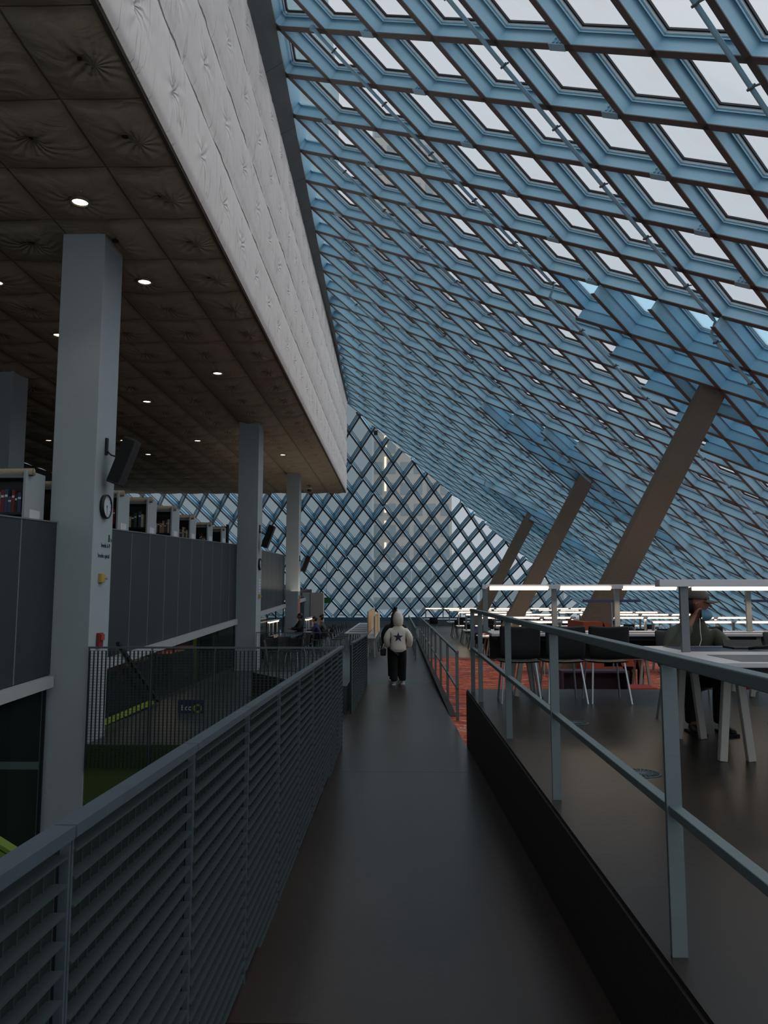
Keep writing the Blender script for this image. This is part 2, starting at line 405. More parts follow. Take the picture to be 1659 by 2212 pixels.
def lattice(P, a, b, n, irange, jrange, planes, deep, xd, bolts=False, panel=False):
    web = MB(); fl = MB(); fr = MB(); ga = MB(); bp_ = MB()
    node = lambda i, j: P+a*i+b*j
    cells = []
    for i in irange:
        for j in jrange:
            p = node(i, j)
            for q, d in ((node(i+1, j), a), (node(i, j+1), b)):
                s = clip_seg(p, q, planes)
                if not s: continue
                s0, s1 = s; u = (s1-s0).normalized(); sd = n.cross(u)
                mid = (p+q)/2; h0 = -xd if deep(mid) else 0.0
                l = (s1-s0).length/2; c = (s0+s1)/2+ZV
                web.obox(c+n*((h0+.26)/2), u*(l+.01), sd*.018, n*((.26-h0)/2))
                fl.obox(c+n*(h0-.004), u*(l+.045), sd*.05, n*.008)
                if h0 < 0: web.obox(c+n*.0, u*(l+.04), sd*.05, n*.008)
                web.obox(c+n*.265, u*(l+.04), sd*.065, n*.012)
            # bolted splice on every other node
            if bolts and j % 3 == 2 and all(m_.dot(p) <= d_ for m_, d_ in planes):
                u = b.normalized(); c = p+ZV-u*.2
                sd = n.cross(u)
                web.obox(c-n*.012, u*.13, sd*.055, n*.006)
                for bu in (-.09, -.03, .03, .09):
                    for sgn in (-1, 1):
                        for hh in (.05, .12):
                            web.obox(c+u*bu+sd*sgn*.026+n*hh, u*.013, sd*.012, n*.013)
            if panel and deep((node(i, j)+node(i+1, j+1))/2):
                pq = clip_poly([node(i, j), node(i+1, j), node(i+1, j+1), node(i, j+1)], planes)
                if len(pq) >= 3: bp_.add([p_+ZV+n*.285 for p_ in pq], [tuple(range(len(pq)))])
            poly = clip_poly([node(i, j), node(i+1, j), node(i+1, j+1), node(i, j+1)], planes)
            if len(poly) >= 3: cells.append(poly)
    for poly in cells:
        r1 = inset(poly, n, .055); r2 = inset(poly, n, .068); r3 = inset(poly, n, .09)
        if not (r1 and r2 and r3) or not (len(r1) == len(r2) == len(r3)): continue
        for mbx, ra, rb, ha, hb in ((web, r1, r1, .22, .262), (ga, r1, r2, .262, .262), (fr, r2, r2, .262, .302), (ga, r2, r3, .302, .302), (ga, r3, r3, .302, .335)):
            k = len(ra); vs = [p+ZV+n*ha for p in ra]+[p+ZV+n*hb for p in rb]
            mbx.add(vs, [(t, (t+1) % k, k+(t+1) % k, k+t) for t in range(k)])
    if bp_.v: struct(bp_.build('window_4', M_bluep, flip=False))
    return web, fl, fr, ga, cells
# roof
pl_roof = [(V((-1, -.0115, 0)), 2.1), (NW, DW), (V((0, 0, -1)), 2.05), (V((0, -1, 0)), 2.0)]
tops = [(7.53, -3.4), (15.92, -11.87), (24.2, -20.3)]
Mi = Matrix(((A.dot(A), A.dot(B)), (A.dot(B), B.dot(B)))).inverted()
def ij(p):
    d = p-P0; return Mi @ V((A.dot(d), B.dot(d)))
def deep_roof(p):
    q = ij(p)
    return any(-2.5 <= q[0]-t[0] <= 2.6 and -1.15 <= q[1]-t[1] <= 2.0 for t in tops)
web, fl, fr, ga, cells = lattice(P0, A, B, NR, range(-22, 46), range(-40, 24), pl_roof, deep_roof, .26, True, True)
for t in range(40):     # closed blue edge plate along the strip
    ya, yb = -2+t, -1+t
    pa, pb = [V((-2.1-.0115*y, y, (DR-NR.x*(-2.1-.0115*y)-NR.y*y)/NR.z)) for y in (ya, yb)]
    if NW.dot(pb) < DW: web.obox((pa+pb)/2+ZV+NR*.16, (pb-pa)/2, NR.cross((pb-pa).normalized())*.02, NR*.18)
struct(web.build('ceiling_lattice', M_beam, flip=False)); struct(fl.build('trim_3', M_flange, flip=False))
struct(fr.build('trim_4', M_frame, flip=False)); struct(ga.build('trim_5', M_gask, flip=False))
mb = MB()
def sheet(planes, n, p, u, v, h):
    big = [p+u*60+v*60, p-u*60+v*60, p-u*60-v*60, p+u*60-v*60]
    return [q+ZV+n*h for q in clip_poly(big, planes)]
ur = V((0, 1, 0)); ur = (ur-NR*ur.dot(NR)).normalized()
po = sheet(pl_roof, NR, P0, ur, NR.cross(ur), .33); mb.add(po, [tuple(range(len(po)))])
struct(mb.build('window_1', M_pane))
# end facade, leaning in over the hall
pl_wall = [(NR, DR), (V((0, 0, -1)), 1.55), (V((-1, 0, 0)), 16.5), (V((-.25, 0, 1)), 7.2)]
pl_wall_l = pl_wall
def deep_wall(p):
    z, x = p.z, p.x
    return z > 1.55 and x < -4.5+(z-1.5)*1.2 and z < 7.3-1.18*(x+2.8)
# facade lattice above x<-2.6 is hidden behind the slab: bound it with a sloped plane through the slab edge
pl_wall[3] = (V((0, 0, 1)), 9.9)
web, fl, fr, ga, cells = lattice(WP, W1, W2, NW, range(-16, 40), range(-30, 30), pl_wall, deep_wall, .20)
struct(web.build('wall_back_lattice', M_beam, flip=False)); struct(fl.build('trim_6', M_flange, flip=False))
struct(fr.build('trim_7', M_frame, flip=False)); struct(ga.build('trim_8', M_gask, flip=False))
uw = WC.normalized(); mb = MB()
po = sheet(pl_wall, NW, WP, uw, NW.cross(uw), .33); mb.add(po, [tuple(range(len(po)))]); struct(mb.build('window_2', M_wpane))
# grey metal edge strip between fascia and roof
def roofz(x, y): return (DR-NR.x*x-NR.y*y)/NR.z
mb = MB()
ysr = [-2+1.98*i for i in range(21)]
for i in range(20):
    y0, y1 = ysr[i]+.006, ysr[i+1]-.006
    def pr(y):
        xe = -2.1-.0115*y+.04; ze = roofz(xe, y)-.03
        return [V((FX-.07, y, E+10.02)), V((xe, y, E+ze)), V((xe, y, E+ze+.34)), V((FX-.07, y, E+10.6))]
    a_, b_ = pr(y0), pr(y1)
    mb.hexa(a_+b_)
struct(mb.build('trim_9', M_trim))
# sill beam and low ledge at the foot of the facade
def wall_y(z, x=0): return (DW-NW.x*x-NW.z*z)/NW.y
mb = MB()
for x0, x1 in ((-16.5, 12.2),):
    c = [(x0, wall_y(-1.3, x0)-.15, E-1.72), (x1, wall_y(-1.3, x1)-.15, E-1.72), (x1, wall_y(-1.3, x1)+.9, E-1.72), (x0, wall_y(-1.3, x0)+.9, E-1.72)]
    mb.hexa(c+[(p[0], p[1]-.0, E-1.42) for p in c])
struct(mb.build('trim_10', mat('sill_blue_steel', rgb(70, 96, 118), .5)))
mb = MB(); mb.hexa([(-16.5, wall_y(-1.5, -16.5)-.5, 0), (13, wall_y(-1.5, 13)-.5, 0), (13, 53.5, 0), (-16.5, 53.5, 0)]+[(-16.5, wall_y(-1.5, -16.5)-.5, E-1.66), (13, wall_y(-1.5, 13)-.5, E-1.66), (13, 53.5, E-1.66), (-16.5, 53.5, E-1.66)])
struct(mb.build('wall_back_base', mat('ledge_grey', rgb(104, 112, 114), .7)))
# sprinkler pipes following every third rib
upr = A.normalized(); sdr = NR.cross(upr)
sgn = -1 if sdr.x > 0 else 1
def pipe_pt(i, j, h=-.06, off=.13): return P0+A*i+B*j+sdr*sgn*off+NR*h+ZV
pn = 0
for j, i0, i1, drop in [(1, -4, 11, None), (-2, -4, 15, 5.05), (-5, -.15, 17, 5.3), (-8, 2.95, 19, None), (-11, 6.0, 21, 13.2), (-14, 9.0, 23, None), (-17, 12.0, 25, None), (-20, 15.0, 28, 21.6), (-23, 18, 30, None)]:
    mid_i = []
    pts = []
    i = i0
    while i <= i1+1e-6:
        h = -.06
        if drop and i > drop: h = -.32
        pts.append((i, h)); i += .5
    path = []
    done = False
    for (ii, h) in pts:
        if drop and h < -.1 and not done:
            path += [pipe_pt(drop, j, -.06), pipe_pt(drop+.06, j, -.30)]; done = True
        q = pipe_pt(ii, j, h)
        if q.z < E-1.7 or NW.dot(q-ZV) > DW-.1: break
        path.append(q)
    label = '%s steel sprinkler pipe from the right running under the sloped roof ribs' % ORD[pn]
    rootp = empty('sprinkler_pipe', path[0], label, 'pipe', 'sprinkler pipes under the roof')
    MB().tube(path, .032, 10).build('pipe_run', M_beam, rootp, path[0], smooth=True)
    for ii in [k+.25 for k in range(math.ceil(i0), int(i1))]:
        h = -.32 if drop and ii > drop else -.06
        c = pipe_pt(ii, j, h)
        if c.z < E-1.6 or NW.dot(c-ZV) > DW-.2: continue
        br = MB()
        br.obox(c, upr*.015, sdr*.04, NR*.04); br.bar(c, c-sdr*sgn*.13, .02, .02)
        br.build('clamp', M_trim, rootp, path[0])
    cp = MB().lathe(path[0], [(.05, -.03), (.05, .03)], 10)
    cp.build('end_cap', M_beam, rootp, path[0])
    pn += 1
# ------------------------------------------------------------------ floors
RX0, RX1 = -.62, .84
def rampz(y):
    if y <= 13.1: return E-1.5-.035*y
    if y <= 19: return E-1.9585-(y-13.1)*(.1415/5.9)
    return 0.0
def slab(name, m, quad, depth):     # quad: four corners with z, extruded down
    return struct(MB().prism(quad, (0, 0, -depth)).build(name, m))
for a_, b_ in ((-1.5, 3.1), (3.1, 8.1), (8.1, 13.1), (13.1, 19)):
    slab('floor_walkway', M_conc, [(RX0-.24, a_, rampz(a_)), (RX1, a_, rampz(a_)), (RX1, b_-.006, rampz(b_)), (RX0-.24, b_-.006, rampz(b_))], .35)
slab('floor_walkway', M_halls, [(RX0-.24, 19, 0), (RX1, 19, 0), (RX1, 52, 0), (RX0-.24, 52, 0)], .35)
ZP = E-1.15; ZC = E-1.96
struct(MB().box(RX1+.012, 13.2, -2, 9.8, ZP-.02, ZP).build('floor_platform', M_plat))
struct(MB().box(RX1, 13.2, -2, 9.79, ZC-.4, ZP-.02).build('wall_platform_side', M_plinth))
struct(MB().prism([(RX1, 9.8, ZC), (RX1, 25.2, ZC), (13.8, 25.2, ZC), (13.8, 9.8, ZC)], (0, 0, -.03)).build('floor_carpet', None or mat('carpet_base', rgb(150, 62, 34), .95)))
struct(MB().prism([(RX1, 25.2, ZC), (RX1, 53, ZC), (13.8, 53, ZC), (13.8, 25.2, ZC)], (0, 0, -.05)).build('floor_far_hall', M_plat))
struct(MB().box(RX1-.0, RX1+.11, 12.9, 52, ZC-.6, ZC+.012).build('baseboard_walkway', M_plinth))
# carpet pattern: streaky fibres of orange, purple and cream
m = MATS['carpet_base']; nt = m.node_tree; N = nt.nodes; L = nt.links; b = N['Principled BSDF']
tc = N.new('ShaderNodeTexCoord'); mp = N.new('ShaderNodeMapping'); mp.inputs['Scale'].default_value = (.55, 1.3, 1)
mp.inputs['Rotation'].default_value = (0, 0, .22)
L.new(tc.outputs['Object'], mp.inputs[0])
n1 = N.new('ShaderNodeTexNoise'); n1.inputs['Scale'].default_value = 1.5; n1.inputs['Detail'].default_value = 4; n1.inputs['Distortion'].default_value = 2.6
n2 = N.new('ShaderNodeTexNoise'); n2.inputs['Scale'].default_value = .55; n2.inputs['Detail'].default_value = 3
L.new(mp.outputs[0], n1.inputs['Vector']); L.new(tc.outputs['Object'], n2.inputs['Vector'])
r = N.new('ShaderNodeValToRGB'); L.new(n1.outputs['Fac'], r.inputs[0])
el = r.color_ramp.elements; el[0].position = .30; el[0].color = rgb(52, 34, 62); el[1].position = .72; el[1].color = rgb(206, 156, 120)
for p, c in ((.40, rgb(120, 40, 34)), (.455, rgb(214, 98, 52)), (.52, rgb(120, 44, 36)), (.56, rgb(220, 110, 64)), (.62, rgb(140, 44, 36)), (.655, rgb(230, 200, 176)), (.68, rgb(60, 44, 76))):
    e = el.new(p); e.color = c
mx = N.new('ShaderNodeMix'); mx.data_type = 'RGBA'; mx.inputs[7].default_value = rgb(44, 40, 74)
r2 = N.new('ShaderNodeValToRGB'); r2.color_ramp.elements[0].position = .56; r2.color_ramp.elements[1].position = .68
L.new(n2.outputs['Fac'], r2.inputs[0]); mu = N.new('ShaderNodeMath'); mu.operation = 'MULTIPLY'; mu.inputs[1].default_value = .75
L.new(r2.outputs[0], mu.inputs[0]); L.new(mu.outputs[0], mx.inputs[0]); L.new(r.outputs[0], mx.inputs[6]); L.new(mx.outputs[2], b.inputs['Base Color'])
# left hall floor with the landing, and the void in front of it
slab('floor_landing', M_land, [(-4.62, 10.36, E-1.94), (RX0-.24, 10.36, E-1.94), (RX0-.24, 21, 0), (-4.62, 21, 0)], .4)
slab('floor_hall', M_halls, [(-4.62, 21, 0), (RX0-.24, 21, 0), (RX0-.24, 52, 0), (-4.62, 52, 0)], .4)
struct(MB().box(-4.62, RX0-.24, 10.33, 10.36, E-2.7, E-1.94).build('trim_11', mat('green_slab_edge', rgb(60, 76, 28), .6, 0, .1, 3)))
struct(MB().box(-9, RX0-.1, 10.4, 10.5, E-5.2, E-2.3).build('wall_lower_end', M_olive))
struct(MB().box(-9, RX0+.5, -3, 10.5, E-5.3, E-5.2).build('floor_lower', M_olive))
struct(MB().box(RX0-.22, RX0-.12, -3, 10.3, E-5.2, E-2.05).build('wall_walkway_side', mat('void_side_dark', rgb(24, 30, 22), .8)))
# ------------------------------------------------------------------ left wall: panel band, edge beam, dark glass below
LX = -4.62
def lw_bot(y): return E-1.385+.0348*y
def lw_top(y): return E+.56+.0415*y if y < 21.5 else E+1.45+.02*(y-21.4)
def lw_panels(y0, y1, name, joints):
    mb = MB(); mb.prism([(LX, y0, lw_bot(y0)), (LX, y1, lw_bot(y1)), (LX, y1, lw_top(y1)), (LX, y0, lw_top(y0))], (-.05, 0, 0)); mb.cm = 1
    for y in joints: mb.prism([(LX+.004, y-.012, lw_bot(y)), (LX+.004, y+.012, lw_bot(y)), (LX+.004, y+.012, lw_top(y)), (LX+.004, y-.012, lw_top(y))], (-.01, 0, 0))
    mb.prism([(LX+.012, y0, lw_top(y0)), (LX+.012, y1, lw_top(y1)), (LX+.012, y1, lw_top(y1)+.018), (LX+.012, y0, lw_top(y0)+.018)], (-.07, 0, 0))
    struct(mb.build(name, [M_panel, M_joint]))
lw_panels(-3, 10.28, 'wall_left', [9.3-.97*k for k in range(0, 12)])
lw_panels(11.02, 21.9, 'wall_left', [12.25+.97*k for k in range(0, 10)])
lw_panels(22.7, 31.2, 'wall_left', [23.6+.97*k for k in range(0, 8)])
for y0, y1 in ((-3, 10.2), (11.02, 21.8), (22.7, 31.1), (31.9, 42)):
    mb = MB(); mb.prism([(LX+.09, y0, lw_bot(y0)-.155), (LX+.09, y1, lw_bot(y1)-.155), (LX+.09, y1, lw_bot(y1)-.012), (LX+.09, y0, lw_bot(y0)-.012)], (-.2, 0, 0)); struct(mb.build('trim_12', M_whiteb))
    mb = MB(); mb.prism([(LX-.02, y0, lw_bot(y0)-.03), (LX-.02, y1, lw_bot(y1)-.03), (LX-.02, y1, lw_bot(y1)+.03), (LX-.02, y0, lw_bot(y0)+.03)], (-.1, 0, 0)); struct(mb.build('trim_13', M_gask))
    zb = E-5.2 if y1 < 11 else (E-1.95 if y0 < 12 else 0)
    mb = MB(); mb.add([(LX, y0, zb), (LX, y1, zb), (LX, y1, lw_bot(y1)-.14), (LX, y0, lw_bot(y0)-.14)], [(0, 1, 2, 3)]); struct(mb.build('window_3', M_glassd, flip=False))
    mb = MB(); y = y1-.03
    while y > y0:
        mb.box(LX-.03, LX+.012, y-.012, y+.012, zb, lw_bot(y)-.1); y -= 1.94
    struct(mb.build('trim_14', M_gask))
# the ramp slab behind the panels that carries the shelves, rooms behind the dark glass
mb = MB(); mb.prism([(LX-.1, -3, lw_bot(-3)+.1), (LX-.1, 42, lw_bot(42)+.1), (LX-.1, 42, lw_bot(42)+.3), (LX-.1, -3, lw_bot(-3)+.3)], (-9.5, 0, 0)); struct(mb.build('floor_book_ramp', M_plinth))
struct(MB().box(-9, LX, 10.5, 52, E-2.2, E-1.97).build('floor_left_room', M_plinth))
struct(MB().box(-9.1, -9, -3, 50, E-5.2, E-.2).build('wall_left_room', mat('left_room_wall', rgb(60, 70, 62), .8)))
struct(MB().box(-14.5, -14.4, -3, 37, E-2, ZS).build('wall_left_far', mat('far_left_wall', rgb(70, 66, 60), .8)))
# ------------------------------------------------------------------ concrete columns
def column(x0, x1, y0, y1, z0, label):
    o = MB().box(x0, x1, y0, y1, z0, ZS+.05).build('column', M_pillar, org=((x0+x1)/2, (y0+y1)/2, z0), bevel=.008)
    return tag(o, label, 'column', None)
column(-4.73, -4.13, 10.3, 11.0, E-5.2, 'nearest square white concrete column, with the clock and level lettering')
column(-4.62, -4.04, 21.9, 22.65, 0, 'second square concrete column, behind the mesh guard rail')
column(-4.58, -4.06, 31.2, 31.85, 0, 'third and farthest square concrete column, beside the red poster')
column(-9.3, -8.6, 16.6, 17.3, E-2, 'dim square column at the far left edge behind the bookshelves')
# ------------------------------------------------------------------ slanted columns
for k, (ty, lab) in enumerate(((16.0, 'largest and nearest slanted brown column under the glass roof'), (26.4, 'middle slanted brown column under the glass roof'), (36.8, 'farthest and smallest slanted brown column under the glass roof'))):
    foot = V((3.25, ty, ZC)); top = V((6.66, ty, E+4.38)); d = (top-foot).normalized(); up_ = V((0, 1, 0)); sd = d.cross(up_)
    r = empty('slanted_column', foot, lab, 'column', 'slanted columns')
    MB().obox((foot+top)/2+d*.15, d*((top-foot).length/2+.0), sd*.25, up_*.21).build('shaft', M_brown, r, foot, bevel=.01)
    mb = MB().obox(top+d*.18, d*.05, sd*.28, up_*.24); mb.build('cap_plate', M_trim, r, foot)
    MB().obox(top+d*.34+V((0, -.02, 0)), d*.14, sd*.03, up_*.16).build('pin_bracket', M_beam, r, foot)
# orange plinth wrapped round the nearest slanted column's foot
def hexq(b, t): return MB().hexa(b+t)
zt = E-.50
o = hexq([(3.55, 15.3, ZC), (4.6, 15.3, ZC), (4.6, 16.7, ZC), (3.55, 16.7, ZC)], [(3.62, 15.3, zt), (4.0, 15.3, zt), (4.0, 16.7, zt), (3.62, 16.7, zt)])
o.hexa([(4.0, 15.3, ZC+.6), (4.6, 15.3, ZC+.6), (4.6, 16.7, ZC+.6), (4.0, 16.7, ZC+.6), (4.0, 15.3, zt), (4.42, 15.3, E-.62), (4.42, 16.7, E-.62), (4.0, 16.7, zt)])
tag(o.build('column_plinth', M_orange, org=(4, 16, ZC)), 'orange red box wrapped round the foot of the nearest slanted column', 'plinth')
# ------------------------------------------------------------------ grating rails
def grating(mb, along, p0, p1, top0, top1, bot0, bot1, depth, hs, vs_, hdeep, vdeep, ht=.004, vt=.005, back=0):
    """flat-bar grating in the vertical plane p0->p1; bars follow the top edge"""
    p0, p1 = V(p0), V(p1); d = (p1-p0); l = d.length; d /= l; nrm = V((d.y, -d.x, 0))
    k = 0; mb.cm = 0
    while True:
        a, b = top0-k*hs, top1-k*hs
        if (a < bot0 and b < bot1): break
        aa, bb = max(a, bot0), max(b, bot1)
        pa, pb = p0+V((0, 0, aa)), p1+V((0, 0, bb))
        mid = (pa+pb)/2
        mb.obox(mid, (pb-pa)/2, nrm*hdeep/2, V((0, 0, ht/2))); k += 1
    n = int(l/vs_)
    for i in range(n+1):
        t = i/n; p = p0+d*(l*t); z1 = top0+(top1-top0)*t; z0 = bot0+(bot1-bot0)*t
        mb.cm = 1; mb.obox(p-nrm*(hdeep+vdeep)*.42*back+V((0, 0, (z0+z1)/2)), d*vt/2, nrm*vdeep/2, V((0, 0, (z1-z0)/2)))
def guard(name_lab, xs_, ys_, capf, botf, capw, joint, group=None):
    pts = [V((x, y, 0)) for x, y in zip(xs_, ys_)]
    org = V((pts[0].x, pts[0].y, botf(0)))
    r = empty('guard_rail', org, name_lab, 'railing', group)
    for i in range(len(pts)-1):
        a, b = pts[i], pts[i+1]; d = (b-a).normalized(); nr = V((d.y, -d.x, 0))
        ta, tb, ba, bb = capf(i), capf(i+1), botf(i), botf(i+1)
        g = MB(); grating(g, None, a+d*.025-nr*.0, b-d*.012, ta-.055, tb-.055, ba+.02, bb+.02, 0, *joint)
        g.build('grating_panel', [M_galvd, M_gratv], r, org)
        pa, pb = a+d*.004+V((0, 0, ta)), b-d*.004+V((0, 0, tb))
        MB().obox((pa+pb)/2-V((0, 0, .012)), (pb-pa)/2, nr*capw/2, V((0, 0, .012))).build('cap_rail', M_galv, r, org)
        for off in (.008, .022):
            q = a+d*off
            MB().obox(q+V((0, 0, (ta+ba)/2-.012)), d*.004, nr*capw*.2, V((0, 0, (ta-ba)/2-.012))).build('post', M_galv, r, org)
    q = pts[-1]
    MB().obox(q+V((0, 0, (capf(len(pts)-1)+botf(len(pts)-1))/2-.012)), d*.006, nr*capw*.2, V((0, 0, (capf(len(pts)-1)-botf(len(pts)-1))/2-.012))).build('post', M_galv, r, org)
    return r
ysg = [-.35, .59, 1.53, 2.47, 3.41, 4.35, 5.29, 6.23, 7.17, 8.11, 9.05, 9.85]
guard('long near grating guard rail along the left edge of the walkway', [-.632-.0085*y for y in ysg], ysg, lambda i: E-.405-.022*ysg[i], lambda i: rampz(ysg[i])-.05, .046, (.052, .047, .030, .034, .005, .005, 1))
ysh = [13.2, 14.75, 16.3, 17.85, 19.4]
guard('short grating guard rail farther down the walkway beside the walking person', [-.787]*5, ysh, lambda i: E-.775-.0265*(ysh[i]-13.2), lambda i: rampz(ysh[i])-.02, .05, (.056, .06, .028, .03, .005, .005, 1))
xg = [-4.12, -3.28, -2.44, -1.60, -.80]
guard('square mesh guard rail across the landing in front of the nearest column', xg, [10.28]*5, lambda i: E-.665, lambda i: E-2.26, .03, (.037, .052, .004, .02, .004, .014))
xg2 = [-4.0, -3.2, -2.4, -1.62]
guard('far low mesh guard rail in front of the second column', xg2, [21.7]*4, lambda i: E-1.0, lambda i: .01, .03, (.045, .075, .004, .012))
# ------------------------------------------------------------------ painted handrails
def handrail(lab, pts, lowdz, postz, w=.05):
    """pts: list of (x,y,ztop); postz: base height"""
    org = V((pts[0][0], pts[0][1], postz)); r = empty('handrail', org, lab, 'handrail')
    tops = [V(p) for p in pts]
    MB().bar(tops[0]+V((0, -.05, 0)), tops[-1]+V((0, .03, 0)), w, w*.75).build('top_rail', M_rail, r, org, bevel=.004)
    MB().bar(tops[0]-V((0, .05, lowdz[0])), tops[-1]+V((0, .03, -lowdz[1])), w*.8, w*.6).build('lower_rail', M_rail, r, org, bevel=.003)
    for p in tops:
        MB().bar(V((p.x, p.y, postz)), p-V((0, 0, .02)), w, w*.36, (0, 1, 0)).build('post', M_rail, r, org)
    return r
yr = [.70, 2.63, 4.55, 6.44, 8.62, 9.5]
handrail('near grey steel handrail along the edge of the raised concrete platform', [(.90, y, E-.222+.0055*y) for y in yr], (.495, .46), ZP)
yr = [12.5+2.42*k for k in range(0, 10)]
handrail('grey steel handrail beside the walking person, along the orange carpet', [(.93, y, E-.885) for y in yr], (.555, .555), ZC, .05)
yr = [25.9+2.1*k for k in range(0, 9)]
handrail('far thin handrail left of the carpet handrail, near the end wall', [(.56, y, E-1.05) for y in yr], (.5, .5), 0, .05)
# floor vents
for x, y, lab in ((1.6, 7.22, 'round slotted floor vent farther back on the platform'), (1.58, 5.21, 'round slotted floor vent nearer on the platform beside the handrail')):
    r = empty('floor_vent', (x, y, ZP), lab, 'vent', 'platform floor vents')
    MB().lathe((0, 0, 0), [(.13, .0005), (.13, .004), (.116, .005), (.116, .001)], 32, caps=False).build('rim', M_galv, r)
    mb = MB(); mb.lathe((0, 0, 0), [(.118, .0012), (.118, .002)], 32); mb.build('dark_well', M_gask, r)
    mb = MB()
    for k in range(24):
        t = 2*math.pi*k/24; u = V((math.cos(t), math.sin(t), 0)); mb.bar(u*.03+V((0, 0, .004)), u*.118+V((0, 0, .004)), .007, .003)
    mb.lathe((0, 0, 0), [(.03, .003), (.03, .0055)], 12); mb.lathe((0, 0, 0), [(.072, .003), (.072, .0052), (.078, .0052), (.078, .003)], 24, caps=False)
    mb.build('grille', M_galv, r)
# ------------------------------------------------------------------ downlights
dl = [(-4.06, 9.27, 1, 'nearest glowing recessed downlight above the clock column'), (-4.06, 11.78, 1, 'glowing downlight just behind the top of the nearest column'), (-4.08, 16.87, 1, 'glowing downlight in the row along the white fascia, before the second column'),
      (-6.5, 19.36, 1, 'glowing downlight midway between the first two columns'), (-6.5, 24.4, 1, 'small glowing downlight left of the second column top'), (-8.88, 16.75, 1, 'glowing downlight at the far left edge of the ceiling'), (-11.3, 24.24, 1, 'small glowing downlight left of the nearest column'),
      (-13.62, 26.59, 1, 'leftmost and smallest glowing downlight in the distance'), (-6.54, 14.26, 1, 'glowing downlight at the left side of the nearest column shaft'), (-8.9, 24.29, 1, 'small glowing downlight above the black speaker'), (-8.88, 26.77, 1, 'small glowing downlight right of the speaker, near the shelves'),
      (-4.11, 26.95, 1, 'small glowing downlight between the second and third columns'), (-6.45, 11.76, 1, 'glowing downlight cut by the left picture edge'), (-8.92, 32.02, 0, 'dim downlight deep in the ceiling above the far shelves'), (-8.94, 36.5, 0, 'dimmest downlight at the far edge of the quilted ceiling')]
for x, y, on, lab in dl:
    r = empty('downlight', (x, y, ZS), lab, 'light', 'recessed ceiling downlights')
    MB().lathe((0, 0, 0), [(.13, .0), (.13, -.10), (.10, -.105), (.09, -.03)], 20, caps=False).build('trim_ring', M_ring, r, smooth=True)
    MB().lathe((0, 0, 0), [(.098, -.085), (.098, -.06)], 20).build('lens', M_down if on else M_downoff, r)
    if on and y < 20:
        l = bpy.data.lights.new('downlight_beam', 'SPOT'); l.energy = 26; l.color = (1, .82, .6); l.spot_size = 1.5; l.spot_blend = .7; l.shadow_soft_size = .07
        lo = bpy.data.objects.new('downlight_beam', l); COL.objects.link(lo); lo.location = (0, 0, -.13); lo.parent = r
# ------------------------------------------------------------------ reading tables, lamps, chairs
def make_table(name, org, x0, x1, y0, y1, zt, zf, label, group=None, trestle=(), insets=(), thick=.035):
    r = empty(name, org, label, 'table', group)
    MB().box(x0, x1, y0, y1, zt-thick, zt).build('table_top', M_white, r, org, bevel=.006)
    for (a, b, c, d) in insets:
        MB().box(a, b, c, d, zt-.002, zt+.0025).build('desk_inset', M_blot, r, org)
    if insets: MB().box(x0+.08, x1-.02, y0+.1, y1-.1, zt-thick-.05, zt-thick).build('under_frame', M_black, r, org)
    for x, ya, yb, sp in trestle:
        for y in (ya, yb):
            for s_ in (-1, 1):
                p, q = V((x+s_*.035, y, zt-thick)), V((x+s_*sp, y, zf))
                MB().bar(p, q, .055, .055, (0, 1, 0)).build('leg', M_legw, r, org, bevel=.006)
    return r
def make_lamp(org, x0, x1, y, zl, zt, posts, label, flip=1, group=None, hh=.055, th=.04):
    """long reading lamp: posts, housing, one glowing diffuser between each two posts"""
    r = empty('reading_lamp', org, label, 'lamp', group)
    h = MB()
    if flip < 0:     # housing turned towards the viewer, tube shows below it
        h.box(x0, x1, y-.06, y+.05, zl+.015, zl+hh+.015)
    else:
        h.box(x0, x1, y-.03, y+.06, zl+.033, zl+hh)
        h.box(x0, x0+.05, y-.055, y+.06, zl, zl+hh)
        for p in posts[1:]: h.box(p-.07, p+.07, y-.054, y+.05, zl+.001, zl+hh-.001)
    h.build('housing', M_lampm, r, org, bevel=.003)
    edges = ([posts[0]] if flip < 0 else [x0+.02])+[p for p in posts[1:]]+[x1]
    for a, b in zip(edges[:-1], edges[1:]):
        if b-a < .25: continue
        MB().box(a+.08, b-.08, y-.05, y+.045, zl-.014, zl+(.015 if flip < 0 else .032)).build('diffuser', M_glow, r, org, bevel=.004)
    for p in posts: MB().box(p-.03, p+.03, y-.018, y+.018, zt, zl+.02).build('post', M_post, r, org)
    return r
ZT1 = E-.425
# platform table, near
t1 = make_table('reading_table', (3.6, 5.9, ZP), 2.0, 5.6, 5.08, 6.75, ZT1, ZP, 'nearest white reading table on the platform, in front of the man in the cap', None,
    [(2.37, 5.6, 6.46, .10), (5.0, 5.6, 6.46, .10)], [(2.22+.02, 5.55, 5.14, 5.72), (2.22+.02, 5.55, 6.08, 6.66)])
make_lamp((2.2, 6.0, ZT1), 2.0, 5.6, 6.02, E+.058, ZT1, [2.2, 3.02, 3.84, 4.66], 'nearest long reading lamp with its pale housing turned to the camera', -1)
# platform table, far
t2 = make_table('reading_table', (2.8, 9.3, ZP), 1.07, 4.6, 8.98, 9.74, ZT1, ZP, 'second white reading table at the far edge of the platform behind black chairs', None, [(1.5, 9.1, 9.6, .14), (4.2, 9.1, 9.6, .14)], [(1.3, 4.5, 9.06, 9.36)])
make_lamp((1.08, 9.5, ZT1), 1.02, 4.6, 9.5, E+.088, ZT1, [1.06, 1.90, 2.66, 3.45, 4.25], 'brightly glowing reading lamp on the second platform table', 1)
